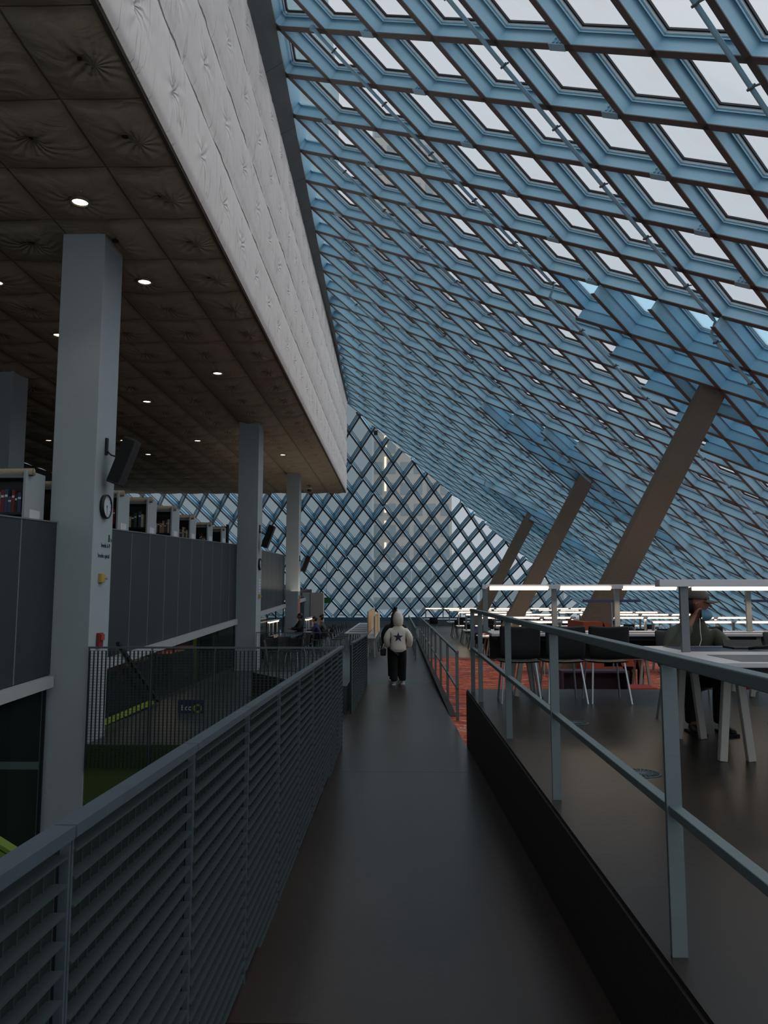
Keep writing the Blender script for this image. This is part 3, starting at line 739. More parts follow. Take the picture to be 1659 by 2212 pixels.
# chairs
def make_chair(cant=False):
    r = bpy.data.objects.new('chair', None); COL.objects.link(r); r.empty_display_size = .1
    # faces -y; back on +y side
    s = MB(); n = 9
    def shell(pts, half, th, name):
        mb = MB(); vs = []; k = 7
        for (y, z) in pts:
            for i in range(k):
                t = -1+2*i/(k-1); vs.append((t*half, y-.03*t*t*(1 if name == 'backrest' else 0), z+.015*t*t))
        m_ = len(pts); f = [(j*k+i, j*k+i+1, (j+1)*k+i+1, (j+1)*k+i) for j in range(m_-1) for i in range(k-1)]
        mb.add(vs, f); o = mb.build(name, M_black, r, smooth=True)
        so_ = o.modifiers.new('thick', 'SOLIDIFY'); so_.thickness = th; bv = o.modifiers.new('round', 'SUBSURF'); bv.levels = 1; bv.render_levels = 1
        return o
    shell([(-.24, .425), (-.20, .445), (-.05, .44), (.10, .435), (.20, .45)], .23, .022, 'seat')
    shell([(.20, .46), (.225, .55), (.235, .66), (.25, .78), (.26, .82)], .225, .018, 'backrest')
    if cant:
        for sx in (-1, 1):
            MB().tube([(sx*.2, .18, .42), (sx*.2, -.1, .41), (sx*.2, -.2, .38), (sx*.2, -.22, .30), (sx*.2, -.2, .08), (sx*.2, -.16, .02), (sx*.2, .22, .016)], .014, 8).build('leg', M_black, r, smooth=True)
    else:
        for sx in (-1, 1):
            MB().tube([(sx*.17, -.16, .43), (sx*.21, -.22, .0)], .011, 8).build('leg', M_chrome, r)
            MB().tube([(sx*.17, .16, .43), (sx*.21, .27, .0)], .011, 8).build('leg', M_chrome, r)
        MB().tube([(-.17, -.16, .425), (.17, -.16, .425)], .009, 6).build('stretcher', M_chrome, r)
    return r
CH = make_chair(); CHC = make_chair(True); used = set()
KIDS = {}
for o_ in bpy.data.objects:
    if o_.parent: KIDS.setdefault(o_.parent, []).append(o_)
def place_chair(x, y, z, rz, label, group=None, src=None):
    src = src or CH
    if src in used: o = copy_tree(src, None, KIDS)
    else: o = src; used.add(src)
    o.location = (x, y, z); o.rotation_euler = (0, 0, rz); tag(o, label, 'chair', group); 
    if not group and 'group' in o: del o['group']
    return o
for k, x in enumerate((1.33, 1.81, 2.29)):
    place_chair(x, 8.72, ZP, math.pi+(-.04, .03, -.02)[k], ['leftmost black chair backed against the second platform table', 'middle black chair backed against the second platform table', 'right black chair backed against the second platform table'][k], 'black chairs at the second platform table')
MB().box(1.12, 4.58, 9.62, 9.64, ZT1-.34, ZT1-.035).build('modesty_panel', M_black, t2, (2.8, 9.3, ZP))
place_chair(3.3, 8.72, ZP, math.pi, 'fourth black chair at the second platform table, left of the man in the cap', 'black chairs at the second platform table')
place_chair(4.45, 8.75, ZP, math.pi, 'black chair at the second platform table, right of the man in the cap', 'black chairs at the second platform table')
place_chair(2.65, 7.22, ZP-.0, 0, 'black chair the man in the cap sits on', None)
place_chair(3.55, 6.95, ZP, .1, 'black cantilever chair beside the man in the cap at the right picture edge', None, CHC)
# rows of lit tables beyond, on the carpet and the far hall floor
rows = [(43, [(1.4, 6.4), (7.2, 10.6)]), (38.3, [(2.4, 5.8), (6.8, 11.0)]), (33, [(2.45, 5.8), (6.7, 11.1)]), (28.8, [(2.4, 5.8), (6.6, 11.2)]), (24.7, [(2.5, 5.6), (6.6, 11.2)]), (20.6, [(3.3, 5.2), (6.6, 11.0)])]
ZTC = ZC+.72; ZL = E-.66
ZTF = ZTC
rown = ['sixth', 'fifth', 'fourth', 'third', 'second', 'first']
FL = M_glow
for k, (y, segs) in enumerate(rows):
    for q, (x0, x1) in enumerate(segs):
        side = ('left', 'right')[q]; org = ((x0+x1)/2, y, ZC)
        make_table('reading_table', org, x0, x1, y-.6, y+.6, ZTC, ZC, '%s white table in the %s row of lit tables beyond the platform' % (side, rown[k]), 'far lit reading tables',
                   [(x0+.35, y-.45, y+.45, .15), (x1-.35, y-.45, y+.45, .15)])
        n = max(2, round((x1-x0)/1.1)); ps = [x0+.1+(x1-x0-.2)*i/n for i in range(n+1)]
        make_lamp((x0+.1, y, ZTC), x0, x1, y, ZL-.03, ZTC, ps, 'glowing lamp on the %s table of the %s row beyond the platform' % (side, rown[k]), 1, 'far glowing reading lamps')
        m_ = int((x1-x0)/.75)
        for i in range(m_):
            if y > 40 and i % 2: continue
            place_chair(x0+.5+i*.75, y-.85, ZC, math.pi+random.uniform(-.2, .2), '%s black chair from the left at the %s table of the %s lit row' % (ORD[i], side, rown[k]), 'black chairs at the far lit tables')
# dark T-shaped floor lamps
for x, lab in ((4.07, 'dark blue unlit T-shaped floor lamp in front of the nearest slanted column'), (7.15, 'dark blue unlit T-shaped floor lamp at the right behind the man in the cap')):
    r = empty('floor_lamp', (x, 14.9, ZC), lab, 'lamp')
    zz = E-.07*14.9/16.7-ZC
    MB().box(-.54, .54, -.05, .05, zz-.05, zz).build('lamp_bar', M_lamp2, r, bevel=.004)
    MB().tube([(0, 0, .01), (0, 0, zz-.04)], .016, 8).build('pole', M_chrome, r)
    MB().box(-.2, .2, -.15, .15, 0, .015).build('base', M_galv, r, bevel=.004)
# low purple shelf, stools, red seat on the carpet
r = empty('low_shelf', (3.2, 13.0, ZC), 'low dark purple shelf with papers, seen under the second platform table', 'shelf')
for a in ((-.55, -.51, -.2, .2, 0, .75), (.51, .55, -.2, .2, 0, .75)): MB().box(*a).build('side_panel', M_purple, r)
for z in (.05, .38, .72): MB().box(-.51, .51, -.2, .2, z, z+.03).build('shelf_board', M_purple, r)
MB().box(-.51, .51, .18, .2, .02, .75).build('back_panel', M_purple, r)
for k, (x, w) in enumerate(((2.95, .18), (3.22, .12), (3.5, .14))):
    o = MB().box(-w, w, -.1, .1, 0, .02).build('paper_stack', M_paper, loc=(x, 12.95, ZC+.41)); tag(o, ['left', 'middle', 'right'][k]+' white paper stack lying on the low purple shelf', 'paper', 'papers on the purple shelf')
def ottoman(x, y, s, m, label):
    r = empty('ottoman', (x, y, ZC), label, 'seat')
    MB().hexa([(-s*.42, -s*.42, .04), (s*.42, -s*.42, .04), (s*.42, s*.42, .04), (-s*.42, s*.42, .04), (-s*.5, -s*.5, .42), (s*.5, -s*.5, .42), (s*.5, s*.5, .42), (-s*.5, s*.5, .42)]).build('cushion', m, r, bevel=.03)
    for a in (-1, 1):
        for b_ in (-1, 1): MB().box(a*s*.34-.02, a*s*.34+.02, b_*s*.34-.02, b_*s*.34+.02, 0, .05).build('leg', M_black, r)
ottoman(4.12, 13.6, .55, M_redf, 'dark red cube seat below the second platform table near the slanted column')
ottoman(6.45, 14.2, .6, M_redf, 'red cube seat behind the nearest table at the right picture edge')
r = empty('low_bench', (5.15, 13.4, ZC), 'low black bench with open shelves beyond the platform edge', 'bench')
for z in (.12, .40): MB().box(-.55, .55, -.22, .22, z, z+.03).build('board', M_black, r)
for a in (-.53, .53): MB().box(a-.02, a+.02, -.2, .2, 0, .4).build('end_panel', M_black, r)
# things on the near table
r = empty('laptop', (2.86, 6.42, ZT1+.003), 'dark closed tablet computer lying before the man in the cap', 'computer')
MB().box(-.17, .17, -.11, .11, 0, .014).build('body', M_black, r, bevel=.004); MB().obox((0, .12, .03), V((.16, 0, 0)), V((0, .006, .0)), V((0, .02, .03))).build('screen', M_black, r)
o = MB().tube([(2.78, 6.25, ZT1+.012), (2.85, 6.18, ZT1+.03), (2.98, 6.16, ZT1+.045), (3.1, 6.2, ZT1+.03), (3.16, 6.3, ZT1+.012)], .011, 8).build('headphones', M_black, org=(2.95, 6.2, ZT1), smooth=True)
tag(o, 'black headphone band lying on the table before the man in the cap', 'headphones')
# ------------------------------------------------------------------ left hall furniture
def counter(org, x0, x1, y0, y1, zt, lab, scr):
    r = empty('study_counter', org, lab, 'table')
    MB().box(x0, x1, y0, y1, zt-.05, zt).build('counter_top', M_white, r, org, bevel=.005)
    y = y0+.25
    k = 0
    while y < y1-.1:
        MB().bar((x0+.1, y, zt-.05), (x0+.05, y, 0), .05, .05).build('leg', M_legw, r, org)
        MB().bar((x1-.06, y, zt-.05), (x1-.02, y, 0), .05, .05).build('leg', M_legw, r, org)
        y += 2.1
    a, b, h0, h1 = scr
    s_ = empty('screen_frame', (0, 0, 0), None, None) if False else None
    n = int((b-a)/.72)
    mb = MB(); mb.prism([(x1-.05, a, zt), (x1-.05, b, zt), (x1-.05, b, zt+h1), (x1-.05, a, zt+h0)], (.03, 0, 0))
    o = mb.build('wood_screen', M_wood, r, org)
    f = MB(); f.bar((x1-.035, a, zt+h0), (x1-.035, b, zt+h1), .05, .03); f.bar((x1-.035, a, zt-.1), (x1-.035, a, zt+h0), .05, .04, (0, 1, 0)); f.build('screen_frame', M_whiteb, o, org)
    return r
counter((-1.6, 34, 0), -2.08, -1.15, 29.8, 41, E-1.40, 'long white study table left of the walkway with a tall wood screen', (29.9, 38.2, .80, .86))
CT2 = counter((-.95, 29, 0), -1.12, -.80, 26.7, 33.5, E-1.40, 'narrow white counter on the walkway edge with two low wood screens', (26.8, 29.6, .70, .72))
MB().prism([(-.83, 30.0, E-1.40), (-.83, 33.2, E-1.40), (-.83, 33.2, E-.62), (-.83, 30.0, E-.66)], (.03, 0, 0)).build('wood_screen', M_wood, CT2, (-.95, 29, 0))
for k in range(5):
    MB_ = MB().box(-1.98, -1.3, 30.4+2.0*k, 31.8+2.0*k, E-1.399, E-1.395).build('desk_mat', M_blot, org=(-1.64, 31.1+2*k, E-1.4)); tag(MB_, '%s dark inset mat from the front of the long white study table' % ORD[k], 'mat', 'dark mats on the long study table')
for k in range(8):
    place_chair(-2.42, 30.2+1.25*k, 0, math.pi/2+random.uniform(-.1, .1), '%s black chair from the front along the long white study table' % ORD[k], 'black chairs along the long study table')
for k in range(3):
    o = MB().tube([(-.62, 27.2+1.5*k, E-1.42), (-.60, 27.25+1.5*k, E-1.7), (-.62, 27.3+1.5*k, E-1.9), (-.70, 27.35+1.5*k, E-1.92), (-.74, 27.4+1.5*k, E-1.6)], .02, 8).build('bag_strap', M_black, org=(-.62, 27.2+1.5*k, .2), smooth=True)
    tag(o, '%s black looped strap hanging at the narrow white counter' % ORD[k], 'strap', 'straps at the narrow counter')
def lowtable(x0, x1, y0, y1, zt, m, lab):
    r = empty('cafe_table', ((x0+x1)/2, (y0+y1)/2, 0), lab, 'table', 'tables in the left hall'); org = r.location.copy()
    MB().box(x0, x1, y0, y1, zt-.04, zt).build('table_top', m, r, org, bevel=.005)
    for x in (x0+.08, x1-.08):
        for y in (y0+.08, y1-.08): MB().bar((x, y, zt-.04), (x, y, 0), .04, .04, (0, 1, 0)).build('leg', M_galv, r, org)
lowtable(-4.4, -3.5, 25.0, 28.2, .76, M_blot, 'dark table before the leaning man in the left hall')
lowtable(-4.02, -3.32, 29.4, 33.5, .74, M_blot, 'dark table between the two seated people in the left hall')
lowtable(-4.5, -3.7, 34.5, 37.4, .74, M_blot, 'farthest dark table in the left hall by the pale partition')
cc = [(-4.2, 24.6, 0), (-3.6, 24.5, .2), (-3.25, 25.4, -1.5), (-3.25, 26.3, -1.7), (-3.2, 27.3, -1.5), (-3.1, 29.55, -1.4), (-3.1, 31.5, -1.6), (-3.15, 33.35, -1.5), (-3.9, 23.7, .1), (-3.2, 23.7, -.2), (-3.2, 35.2, -1.4), (-3.2, 36.4, -1.5)]
for k, (x, y, rz) in enumerate(cc):
    place_chair(x, y, 0, rz, '%s black chair with thin metal legs from the front in the left hall' % ORD[k], 'black chairs in the left hall')
for x, y, zt, n, lab in ((-3.62, 31.4, .74, 5, 'small warm strip lamp glowing on the table between the seated people'), (-4.45, 27.6, .76, 4, 'small warm strip lamp glowing left of the leaning man')):
    r = empty('strip_lamp', (x, y, zt), lab, 'lamp')
    for k in range(n): MB().box(-.05, .05, -1+.5*k, -.62+.5*k, .42, .47).build('diffuser', M_glow, r)
    MB().box(-.07, .07, -1.05, -1+.5*n, .47, .50).build('housing', M_lampm, r)
    for y2 in (-.9, -.1, .5*n-1.2): MB().box(-.015, .015, y2-.015, y2+.015, 0, .47).build('post', M_lampm, r)
# pale partition, exit sign, bottle
r = empty('partition', (-4.2, 38, 0), 'pale two-tone partition box standing in front of the end facade', 'partition')
MB().box(-.78, -.1, -.15, .2, 0, 2.28).build('frosted_panel', M_partg, r); MB().box(-.1, .52, -.2, .25, 0, 2.28).build('plaster_panel', M_part, r)
o = MB().box(-.25, .25, -.02, .02, -.15, .15).build('exit_sign', M_green, loc=(-3.85, 41.2, E-.22)); tag(o, 'small green exit sign right of the pale partition', 'sign')
MB().tube([(.0, 0, .15), (0, 0, 3.0)], .012, 6).build('hanger', M_trim, o)
o = MB().lathe((0, 0, 0), [(.04, 0), (.04, .16), (.015, .22), (.015, .26)], 12).build('bottle', M_paper, loc=(-3.85, 25.2, .76), smooth=True); tag(o, 'white bottle standing on the dark table in the left hall', 'bottle')
o = MB().box(-.35, .35, -.01, .01, -.5, .5).build('poster', mat('poster_red_print', rgb(170, 90, 96), .6, 0, .6, 14), loc=(-4.054, 31.5, E-.6)); o.rotation_euler = (0, 0, math.pi/2); o.scale = (.7, 1, 1); tag(o, 'narrow red and white poster on the third concrete column', 'poster')
# lights of the lit tables
for (x, y, e) in ((3.4, 9.3, 9), (4.2, 24.7, 30), (8.8, 24.7, 30), (4.0, 33, 30), (9, 33, 30)):
    l = bpy.data.lights.new('table_glow', 'AREA'); l.shape = 'RECTANGLE'; l.size = 3; l.size_y = .1; l.energy = e; l.color = (1, .76, .52)
    lo = bpy.data.objects.new('table_glow', l); COL.objects.link(lo); lo.location = (x, y, E-.05 if y < 12 else ZL-.06)

for (x, y, z, e, tx) in ((4.6, 15.0, E-.4, 26, .35), (9.5, 18, E-.5, 30, .5)):     # warm light thrown up on the slanted column and the roof
    l = bpy.data.lights.new('up_glow', 'SPOT'); l.energy = e; l.color = (1, .62, .34); l.spot_size = 1.5; l.spot_blend = 1; l.shadow_soft_size = .3
    lo = bpy.data.objects.new('up_glow', l); COL.objects.link(lo); lo.location = (x, y-.9, z); lo.rotation_euler = V((tx, .35, 1)).to_track_quat('-Z', 'Y').to_euler()

l = bpy.data.lights.new('hall_glow', 'AREA'); l.shape = 'RECTANGLE'; l.size = 1.5; l.size_y = 10; l.energy = 55; l.color = (1, .86, .72)  # added fill light facing up, brightens the far ceiling, no fixture of its own
lo = bpy.data.objects.new('hall_glow', l); COL.objects.link(lo); lo.location = (-3.6, 30, 2.3); lo.rotation_euler = (math.pi, 0, 0)
# ------------------------------------------------------------------ fittings on the columns
def speaker(x, y, z, lab, s=1.0):
    r = empty('speaker', (x, y, z), lab, 'speaker', 'black column speakers')
    t = math.radians(20)
    u = V((math.sin(t), 0, math.cos(t))); v = V((math.cos(t), 0, -math.sin(t)))
    c = V((.27, 0, .02))
    MB().obox(c, v*.09, V((0, .13, 0)), u*.34).build('cabinet', M_black, r, bevel=.012)
    MB().obox(c-V((0, .132, 0)), v*.085, V((0, .004, 0)), u*.31).build('grille', M_blk2, r)
    MB().box(.0, .03, -.03, .03, .12, .36).build('wall_plate', M_black, r)
    MB().tube([(.02, 0, .18), (.08, 0, .12), (.2, 0, .08)], .012, 8).build('arm', M_black, r)
for x, y, z, lab in ((-4.13, 10.62, E+1.86, 'largest tilted black speaker on the nearest concrete column'), (-4.04, 22.2, E+1.7, 'tilted black speaker on the second concrete column'), (-4.06, 31.5, E+1.3, 'smallest tilted black speaker on the third concrete column')):
    speaker(x, y, z, lab)
def clock(x, y, z, lab, R=.165):
    r = empty('wall_clock', (x, y, z), lab, 'clock', 'wall clocks')
    MB().lathe((0, 0, 0), [(R, 0), (R+.006, .02), (R+.004, .055), (R-.014, .06), (R-.016, .045)], 40, 'x', caps=False).build('case', M_black, r, smooth=True)
    MB().lathe((.035, 0, 0), [(R-.012, -.03), (R-.012, .006)], 40, 'x').build('dial', M_dial, r)
    for k in range(12):
        t = math.pi*k/6; u = V((0, math.sin(t), math.cos(t)))
        MB().bar(u*(R*.70)+V((.0425, 0, 0)), u*(R*.82)+V((.0425, 0, 0)), .007, .002, (1, 0, 0)).build('hour_mark', M_black, r)
    for nm, l, t, w_ in (('hour_hand', .075, math.pi*.98, .010), ('minute_hand', .115, math.pi*.97+.06, .007)):
        u = V((0, math.sin(t), math.cos(t))); MB().bar(u*-.02+V((.044, 0, 0)), u*l+V((.044, 0, 0)), w_, .002, (1, 0, 0)).build(nm, M_black, r)
    MB().lathe((.044, 0, 0), [(.011, 0), (.011, .005)], 12, 'x').build('hub', M_black, r)
clock(-4.13, 10.65, E+1.25, 'round black-rimmed wall clock on the nearest concrete column')
clock(-4.04, 22.25, E+.92, 'small round wall clock seen edge-on on the second concrete column')
for x, y, z, lab in ((-4.13, 10.62, E+.25, 'mustard yellow box with a round key switch on the nearest column'), (-4.04, 22.3, E+.0, 'small mustard yellow box on the second concrete column'), (-4.06, 31.5, E-.02, 'tiny mustard yellow box on the third concrete column')):
    r = empty('switch_box', (x, y, z), lab, 'box', 'mustard switch boxes')
    MB().box(0, .05, -.075, .045, -.062, .062).build('case', M_ybox, r, bevel=.006); MB().box(.0, .04, .045, .075, -.03, .05).build('tab', M_ybox, r)
    MB().lathe((.05, .06, -.005), [(.014, 0), (.014, .03), (.006, .034)], 12, 'x').build('key_switch', M_chrome, r)
r = empty('fire_alarm', (-4.13, 10.62, E-.60), 'red fire alarm strobe on the nearest column at the mesh guard rail', 'alarm')
MB().box(0, .05, -.07, .07, -.10, .10).build('body', M_red, r, bevel=.008); MB().box(.05, .075, -.045, .055, .0, .085).build('strobe', mat('strobe_lens', rgb(160, 60, 50), .3), r, bevel=.005)
def text_mesh(s, size, m, name, parent, loc, rot, extrude=.002):
    c = bpy.data.curves.new(name, 'FONT'); c.body = s; c.size = size; c.extrude = extrude; c.align_x = 'RIGHT'
    t = bpy.data.objects.new('tmp_text', c); COL.objects.link(t); bpy.context.view_layer.update()
    me = bpy.data.meshes.new_from_object(t.evaluated_get(bpy.context.evaluated_depsgraph_get()))
    bpy.data.objects.remove(t); o = bpy.data.objects.new(name, me); COL.objects.link(o); me.materials.clear(); me.materials.append(m)
    o.parent = parent; o.location = loc; o.rotation_euler = rot; return o
r = empty('wall_lettering', (-4.128, 10.9, E+.6), 'dark level lettering with arrow on the side of the nearest column', 'sign')
TR = (math.pi/2, 0, math.pi/2)
text_mesh('levels 6-9', .085, M_ink, 'level_line', r, (.001, .02, .08), TR)
text_mesh('books spiral', .085, M_ink, 'books_line', r, (.001, .01, -.065), TR)
mb = MB(); mb.box(0, .002, -.05, .0, .17, .27); mb.build('stair_icon', M_ink, r)
mb = MB(); mb.bar((.001, .03, .22), (.001, .065, .18), .01, .003, (1, 0, 0)); mb.bar((.001, .065, .18), (.001, .035, .18), .01, .003, (1, 0, 0)); mb.bar((.001, .065, .18), (.001, .065, .21), .01, .003, (1, 0, 0)); mb.build('arrow', M_ink, r)
r = empty('wall_lettering', (-4.038, 22.4, E+.45), 'pale vertical lettering strip on the second concrete column', 'sign')
for k in range(5): MB().box(0, .002, -.12, .12-.03*(k % 3), -.08*k, -.08*k+.045).build('text_line', M_signw, r)
# dome camera under the ceiling, small camera by the roof edge
r = empty('dome_camera', (-4.05, 34.6, ZS), 'small pale dome camera hanging under the quilted ceiling', 'camera')
MB().tube([(0, 0, .0), (0, 0, -.18)], .02, 8).build('stem', M_trim, r); MB().lathe((0, 0, -.30), [(.06, .12), (.11, .10), (.11, .03)], 16).build('housing', M_white, r, smooth=True); MB().lathe((0, 0, -.30), [(.10, .03), (.09, -.03), (.05, -.075), (.01, -.085)], 16).build('dome', M_black, r, smooth=True)
q = V((-1.13, 38.0, E+8.15))
r = empty('security_camera', q, 'small black camera on the end facade just below the roof', 'camera')
MB().box(-.09, .09, -.2, .1, -.09, .09).build('body', M_black, r, bevel=.01); MB().bar((0, .05, .05), (.1, .45, .25), .04, .04).build('bracket', M_black, r)
# ------------------------------------------------------------------ bookshelves above the panel band
def shelf_unit(y0, y1, lab, zt, zb=None, n=16):
    x1 = LX-.16; zb = lw_top((y0+y1)/2)-.95 if zb is None else zb
    org = V((x1-1.2, (y0+y1)/2, zb)); r = empty('bookshelf', org, lab, 'bookshelf', 'bookshelves on the book ramp')
    MB().box(x1-.03, x1, y0, y1, zb, zt).build('end_panel', M_perf, r, org)
    MB().box(x1-3.6, x1-.03, (y0+y1)/2-.012, (y0+y1)/2+.012, zb, zt-.12).build('spine_panel', M_black, r, org)
    for z in (zt-.55, zt-.95):
        MB().box(x1-3.6, x1-.03, y0+.03, y1-.03, z-.03, z).build('shelf_board', M_black, r, org)
    MB().tube([(x1-3.6, y0+.1, zt-.02), (x1+.05, y0+.1, zt-.02)], .055, 10).build('top_roll', M_quilt, r, org, smooth=True)
    MB().box(x1-3.6, x1-.03, y0+.05, y1-.02, zt-.10, zt-.06).build('canopy', M_trim, r, org)
    o = MB().box(x1+.0, x1+.004, y0+.14, y0+.42, lw_top(y0)+.03, lw_top(y0)+.16).build('shelf_tag', M_paper, r, org)
    return x1
BN = ['large bookshelf at left', '', 'first shelf right of clock', 'second shelf right of clock', 'third shelf right of clock', 'fourth shelf right of clock', 'fifth shelf right of clock', '']
su = [(9.68, 10.22, 'large bookshelf left of the nearest column, with pale end panel'), (11.35, 11.9, 'bookshelf just behind the nearest column'), (12.95, 13.5, 'first bookshelf right of the clock on the book ramp'), (14.5, 15.04, 'second bookshelf right of the clock on the book ramp'), (16.08, 16.63, 'third bookshelf right of the clock on the book ramp'), (17.5, 18.02, 'fourth bookshelf right of the clock on the book ramp'), (19.15, 19.65, 'fifth bookshelf right of the clock on the book ramp'), (20.67, 21.17, 'last bookshelf before the second concrete column')]
zts = [E+1.62, E+1.70, E+1.78, E+1.86, E+1.88, E+1.84, E+1.82, E+1.84]
for k, (y0, y1, lab) in enumerate(su):
    x1 = shelf_unit(y0, y1, lab, zts[k])
    for sh, zz in enumerate((zts[k]-.55, zts[k]-.95)):
        x = x1-.06
        cnt = 0
        while cnt < ((8, 0, 14, 9, 7, 6, 4, 0)[k] if sh == 0 else (8, 0, 12, 0, 0, 0, 0, 0)[k]):
            w_ = random.uniform(.025, .055); h = random.uniform(.20, .30)
            if random.random() > .06:
                c = random.choice(M_book)
                b_ = MB().box(-w_/2+.001, w_/2-.001, -.09, .09, 0, h); b_.cm = 1; b_.box(-w_/2+.004, w_/2-.004, -.0905, -.09, h*.66, h*.76)
                o = b_.build('book', [c, M_signw], loc=(x-w_/2, y0+.12, zz+.001))
                ci = c.name.split('_')[2]
                tag(o, '%s book, %s from the end of the %s shelf, %s' % (ci, ORD[cnt], ('upper', 'lower')[sh], BN[k]), 'book', 'books on the book ramp shelves'); cnt += 1
            x -= w_+.002
# dark end rack at the last shelf and frame by second column
r = empty('rack', (-4.9, 21.45, E+.5), 'dark open metal rack beside the last bookshelf', 'rack')
for z in range(7): MB().box(-.35, .1, -.1, .1, .7+.12*z, .72+.12*z).build('rung', M_black, r)
for x in (-.35, .1): MB().box(x-.02, x+.02, -.1, .1, -.3, 1.5).build('upright', M_black, r)
mb = MB(); mb.box(-4.75, -4.68, 23.6, 23.7, E+.5, E+2.35); mb.box(-4.75, -4.68, 25.3, 25.45, E+.5, E+2.35); mb.box(-4.75, -4.68, 23.6, 25.45, E+2.25, E+2.35)
o = mb.build('portal_frame', M_trim, org=(-4.7, 24.5, E+.5)); tag(o, 'grey open frame standing behind the second column speaker', 'frame')
# ------------------------------------------------------------------ things behind the dark glass
for k, (x, y) in enumerate(((-5.4, 13.8), (-5.6, 15.6), (-5.5, 17.6), (-5.7, 19.4))):
    r = empty('desk', (x, y, E-1.97), '%s warm lit desk behind the dark glass under the panel band' % ORD[k], 'desk', 'desks behind the glass')
    MB().box(-.5, .5, -.6, .6, .68, .72).build('desk_top', M_orange if k != 1 else M_part, r)
    for a in (-.45, .45): MB().box(a-.02, a+.02, -.55, .55, 0, .68).build('end_panel', M_purple, r)
    for i in range(4):
        o = MB().box(-.06, .06, -.04, .04, 0, .2+.05*(i % 3)).build('book', M_book[(i+k) % 7], loc=(x+.1, y-.4+.2*i, E-1.97+.72)); tag(o, '%s upright book on the %s lit desk behind the dark glass' % (ORD[i], ORD[k]), 'book', 'books behind the glass')
    l = bpy.data.lights.new('desk_glow', 'POINT'); l.energy = (2, 4.5, 5, 3)[k]; l.color = (1, .62, .36); l.shadow_soft_size = .15
    lo = bpy.data.objects.new('desk_glow', l); COL.objects.link(lo); lo.location = (x+.3, y, E-.75)
for k, y in enumerate((15.2, 18.5)):
    o = MB().box(-.04, .04, -.04, .04, 0, 1.5).build('post', M_lime, loc=(-4.85, y, E-1.97)); tag(o, ('nearer', 'farther')[k]+' lime green post behind the dark glass', 'post', 'lime posts behind the glass')
o = MB().box(-.06, .04, 11.3, 14.2, 0, .06).build('kerb', M_lime, loc=(-4.5, 0, E-1.95)); tag(o, 'lime yellow kerb strip at the foot of the dark glass', 'kerb')
r = empty('sign_board', (-3.55, 13.35, E-2.0), 'low navy sign with pale letters and a green ring behind the mesh guard', 'sign')
MB().box(-.22, .22, -.015, .015, .02, .24).build('board', M_sign, r)
text_mesh('Eco', .13, M_signw, 'letters', r, (.03, -.018, .07), (math.pi/2, 0, 0))
MB().lathe((.12, -.018, .10), [(.075, -.002), (.075, .002), (.04, .002), (.04, -.002), (.075, -.002)], 24, 'y', caps=False).build('green_ring', M_lime, r)
for y0, y1, lab in ((12.9, 16.6, 'nearer dark diagonal brace behind the mesh guard'), ):
    o = MB().bar((-4.5, 12.4, E-.75), (-4.5, 14.6, E-1.95), .05, .055, (1, 0, 0)).build('brace', M_black, org=(-4.5, 13.5, E-1.3)); tag(o, lab, 'brace', 'dark braces')
o = MB().bar((-3.2, 18.5, E-1.05), (-2.75, 17.0, E-2.0), .05, .055).build('brace', M_black, org=(-3, 17.6, E-1.5)); tag(o, 'farther dark diagonal brace left of the short guard rail', 'brace', 'dark braces')
o = MB().hexa([(-1.45, 13.6, E-2.06), (-.9, 13.6, E-2.06), (-.9, 16, E-2.1), (-3.0, 16, E-2.1), (-1.45, 13.6, E-1.55), (-.9, 13.6, E-1.55), (-.9, 16, E-1.55), (-3.0, 16, E-1.55)]).build('planter_box', M_halls, org=(-1.8, 14.8, E-2.05)); tag(o, 'dark grey low box on the landing behind the near guard rail', 'box')
M_limed = mat('lime_stair_paint', rgb(84, 108, 22), .5)
# lower level seen at the far left
r = empty('bookshelf', (-5.3, 6.6, E-5.2), 'dark wooden bookcase on the lower level behind the left glass', 'bookshelf')
for z in (2.2, 2.65, 3.1, 3.55): MB().box(-.6, .6, -.6, .6, z, z+.03).build('shelf_board', M_purple, r)
for x in (-.6, .6): MB().box(x-.02, x+.02, -.6, .6, 0, 3.7).build('upright', M_black, r)
r = empty('stair_balustrade', (-2.6, 4.5, E-5.2), 'bright lime green stair balustrade in the void at the lower left', 'balustrade')
MB().hexa([(-3.9, 6.05, E-1.75), (-2.9, 6.0, E-2.3), (-2.9, 6.1, E-2.3), (-3.9, 6.15, E-1.75), (-3.9, 6.05, E-1.42), (-2.9, 6.0, E-1.98), (-2.9, 6.1, E-1.98), (-3.9, 6.15, E-1.42)]).build('side_panel', M_limed, r, (-2.6, 4.5, E-5.2))
MB().bar((-3.9, 6.07, E-1.39), (-2.88, 6.05, E-1.96), .1, .03).build('cap', M_limed, r, (-2.6, 4.5, E-5.2))
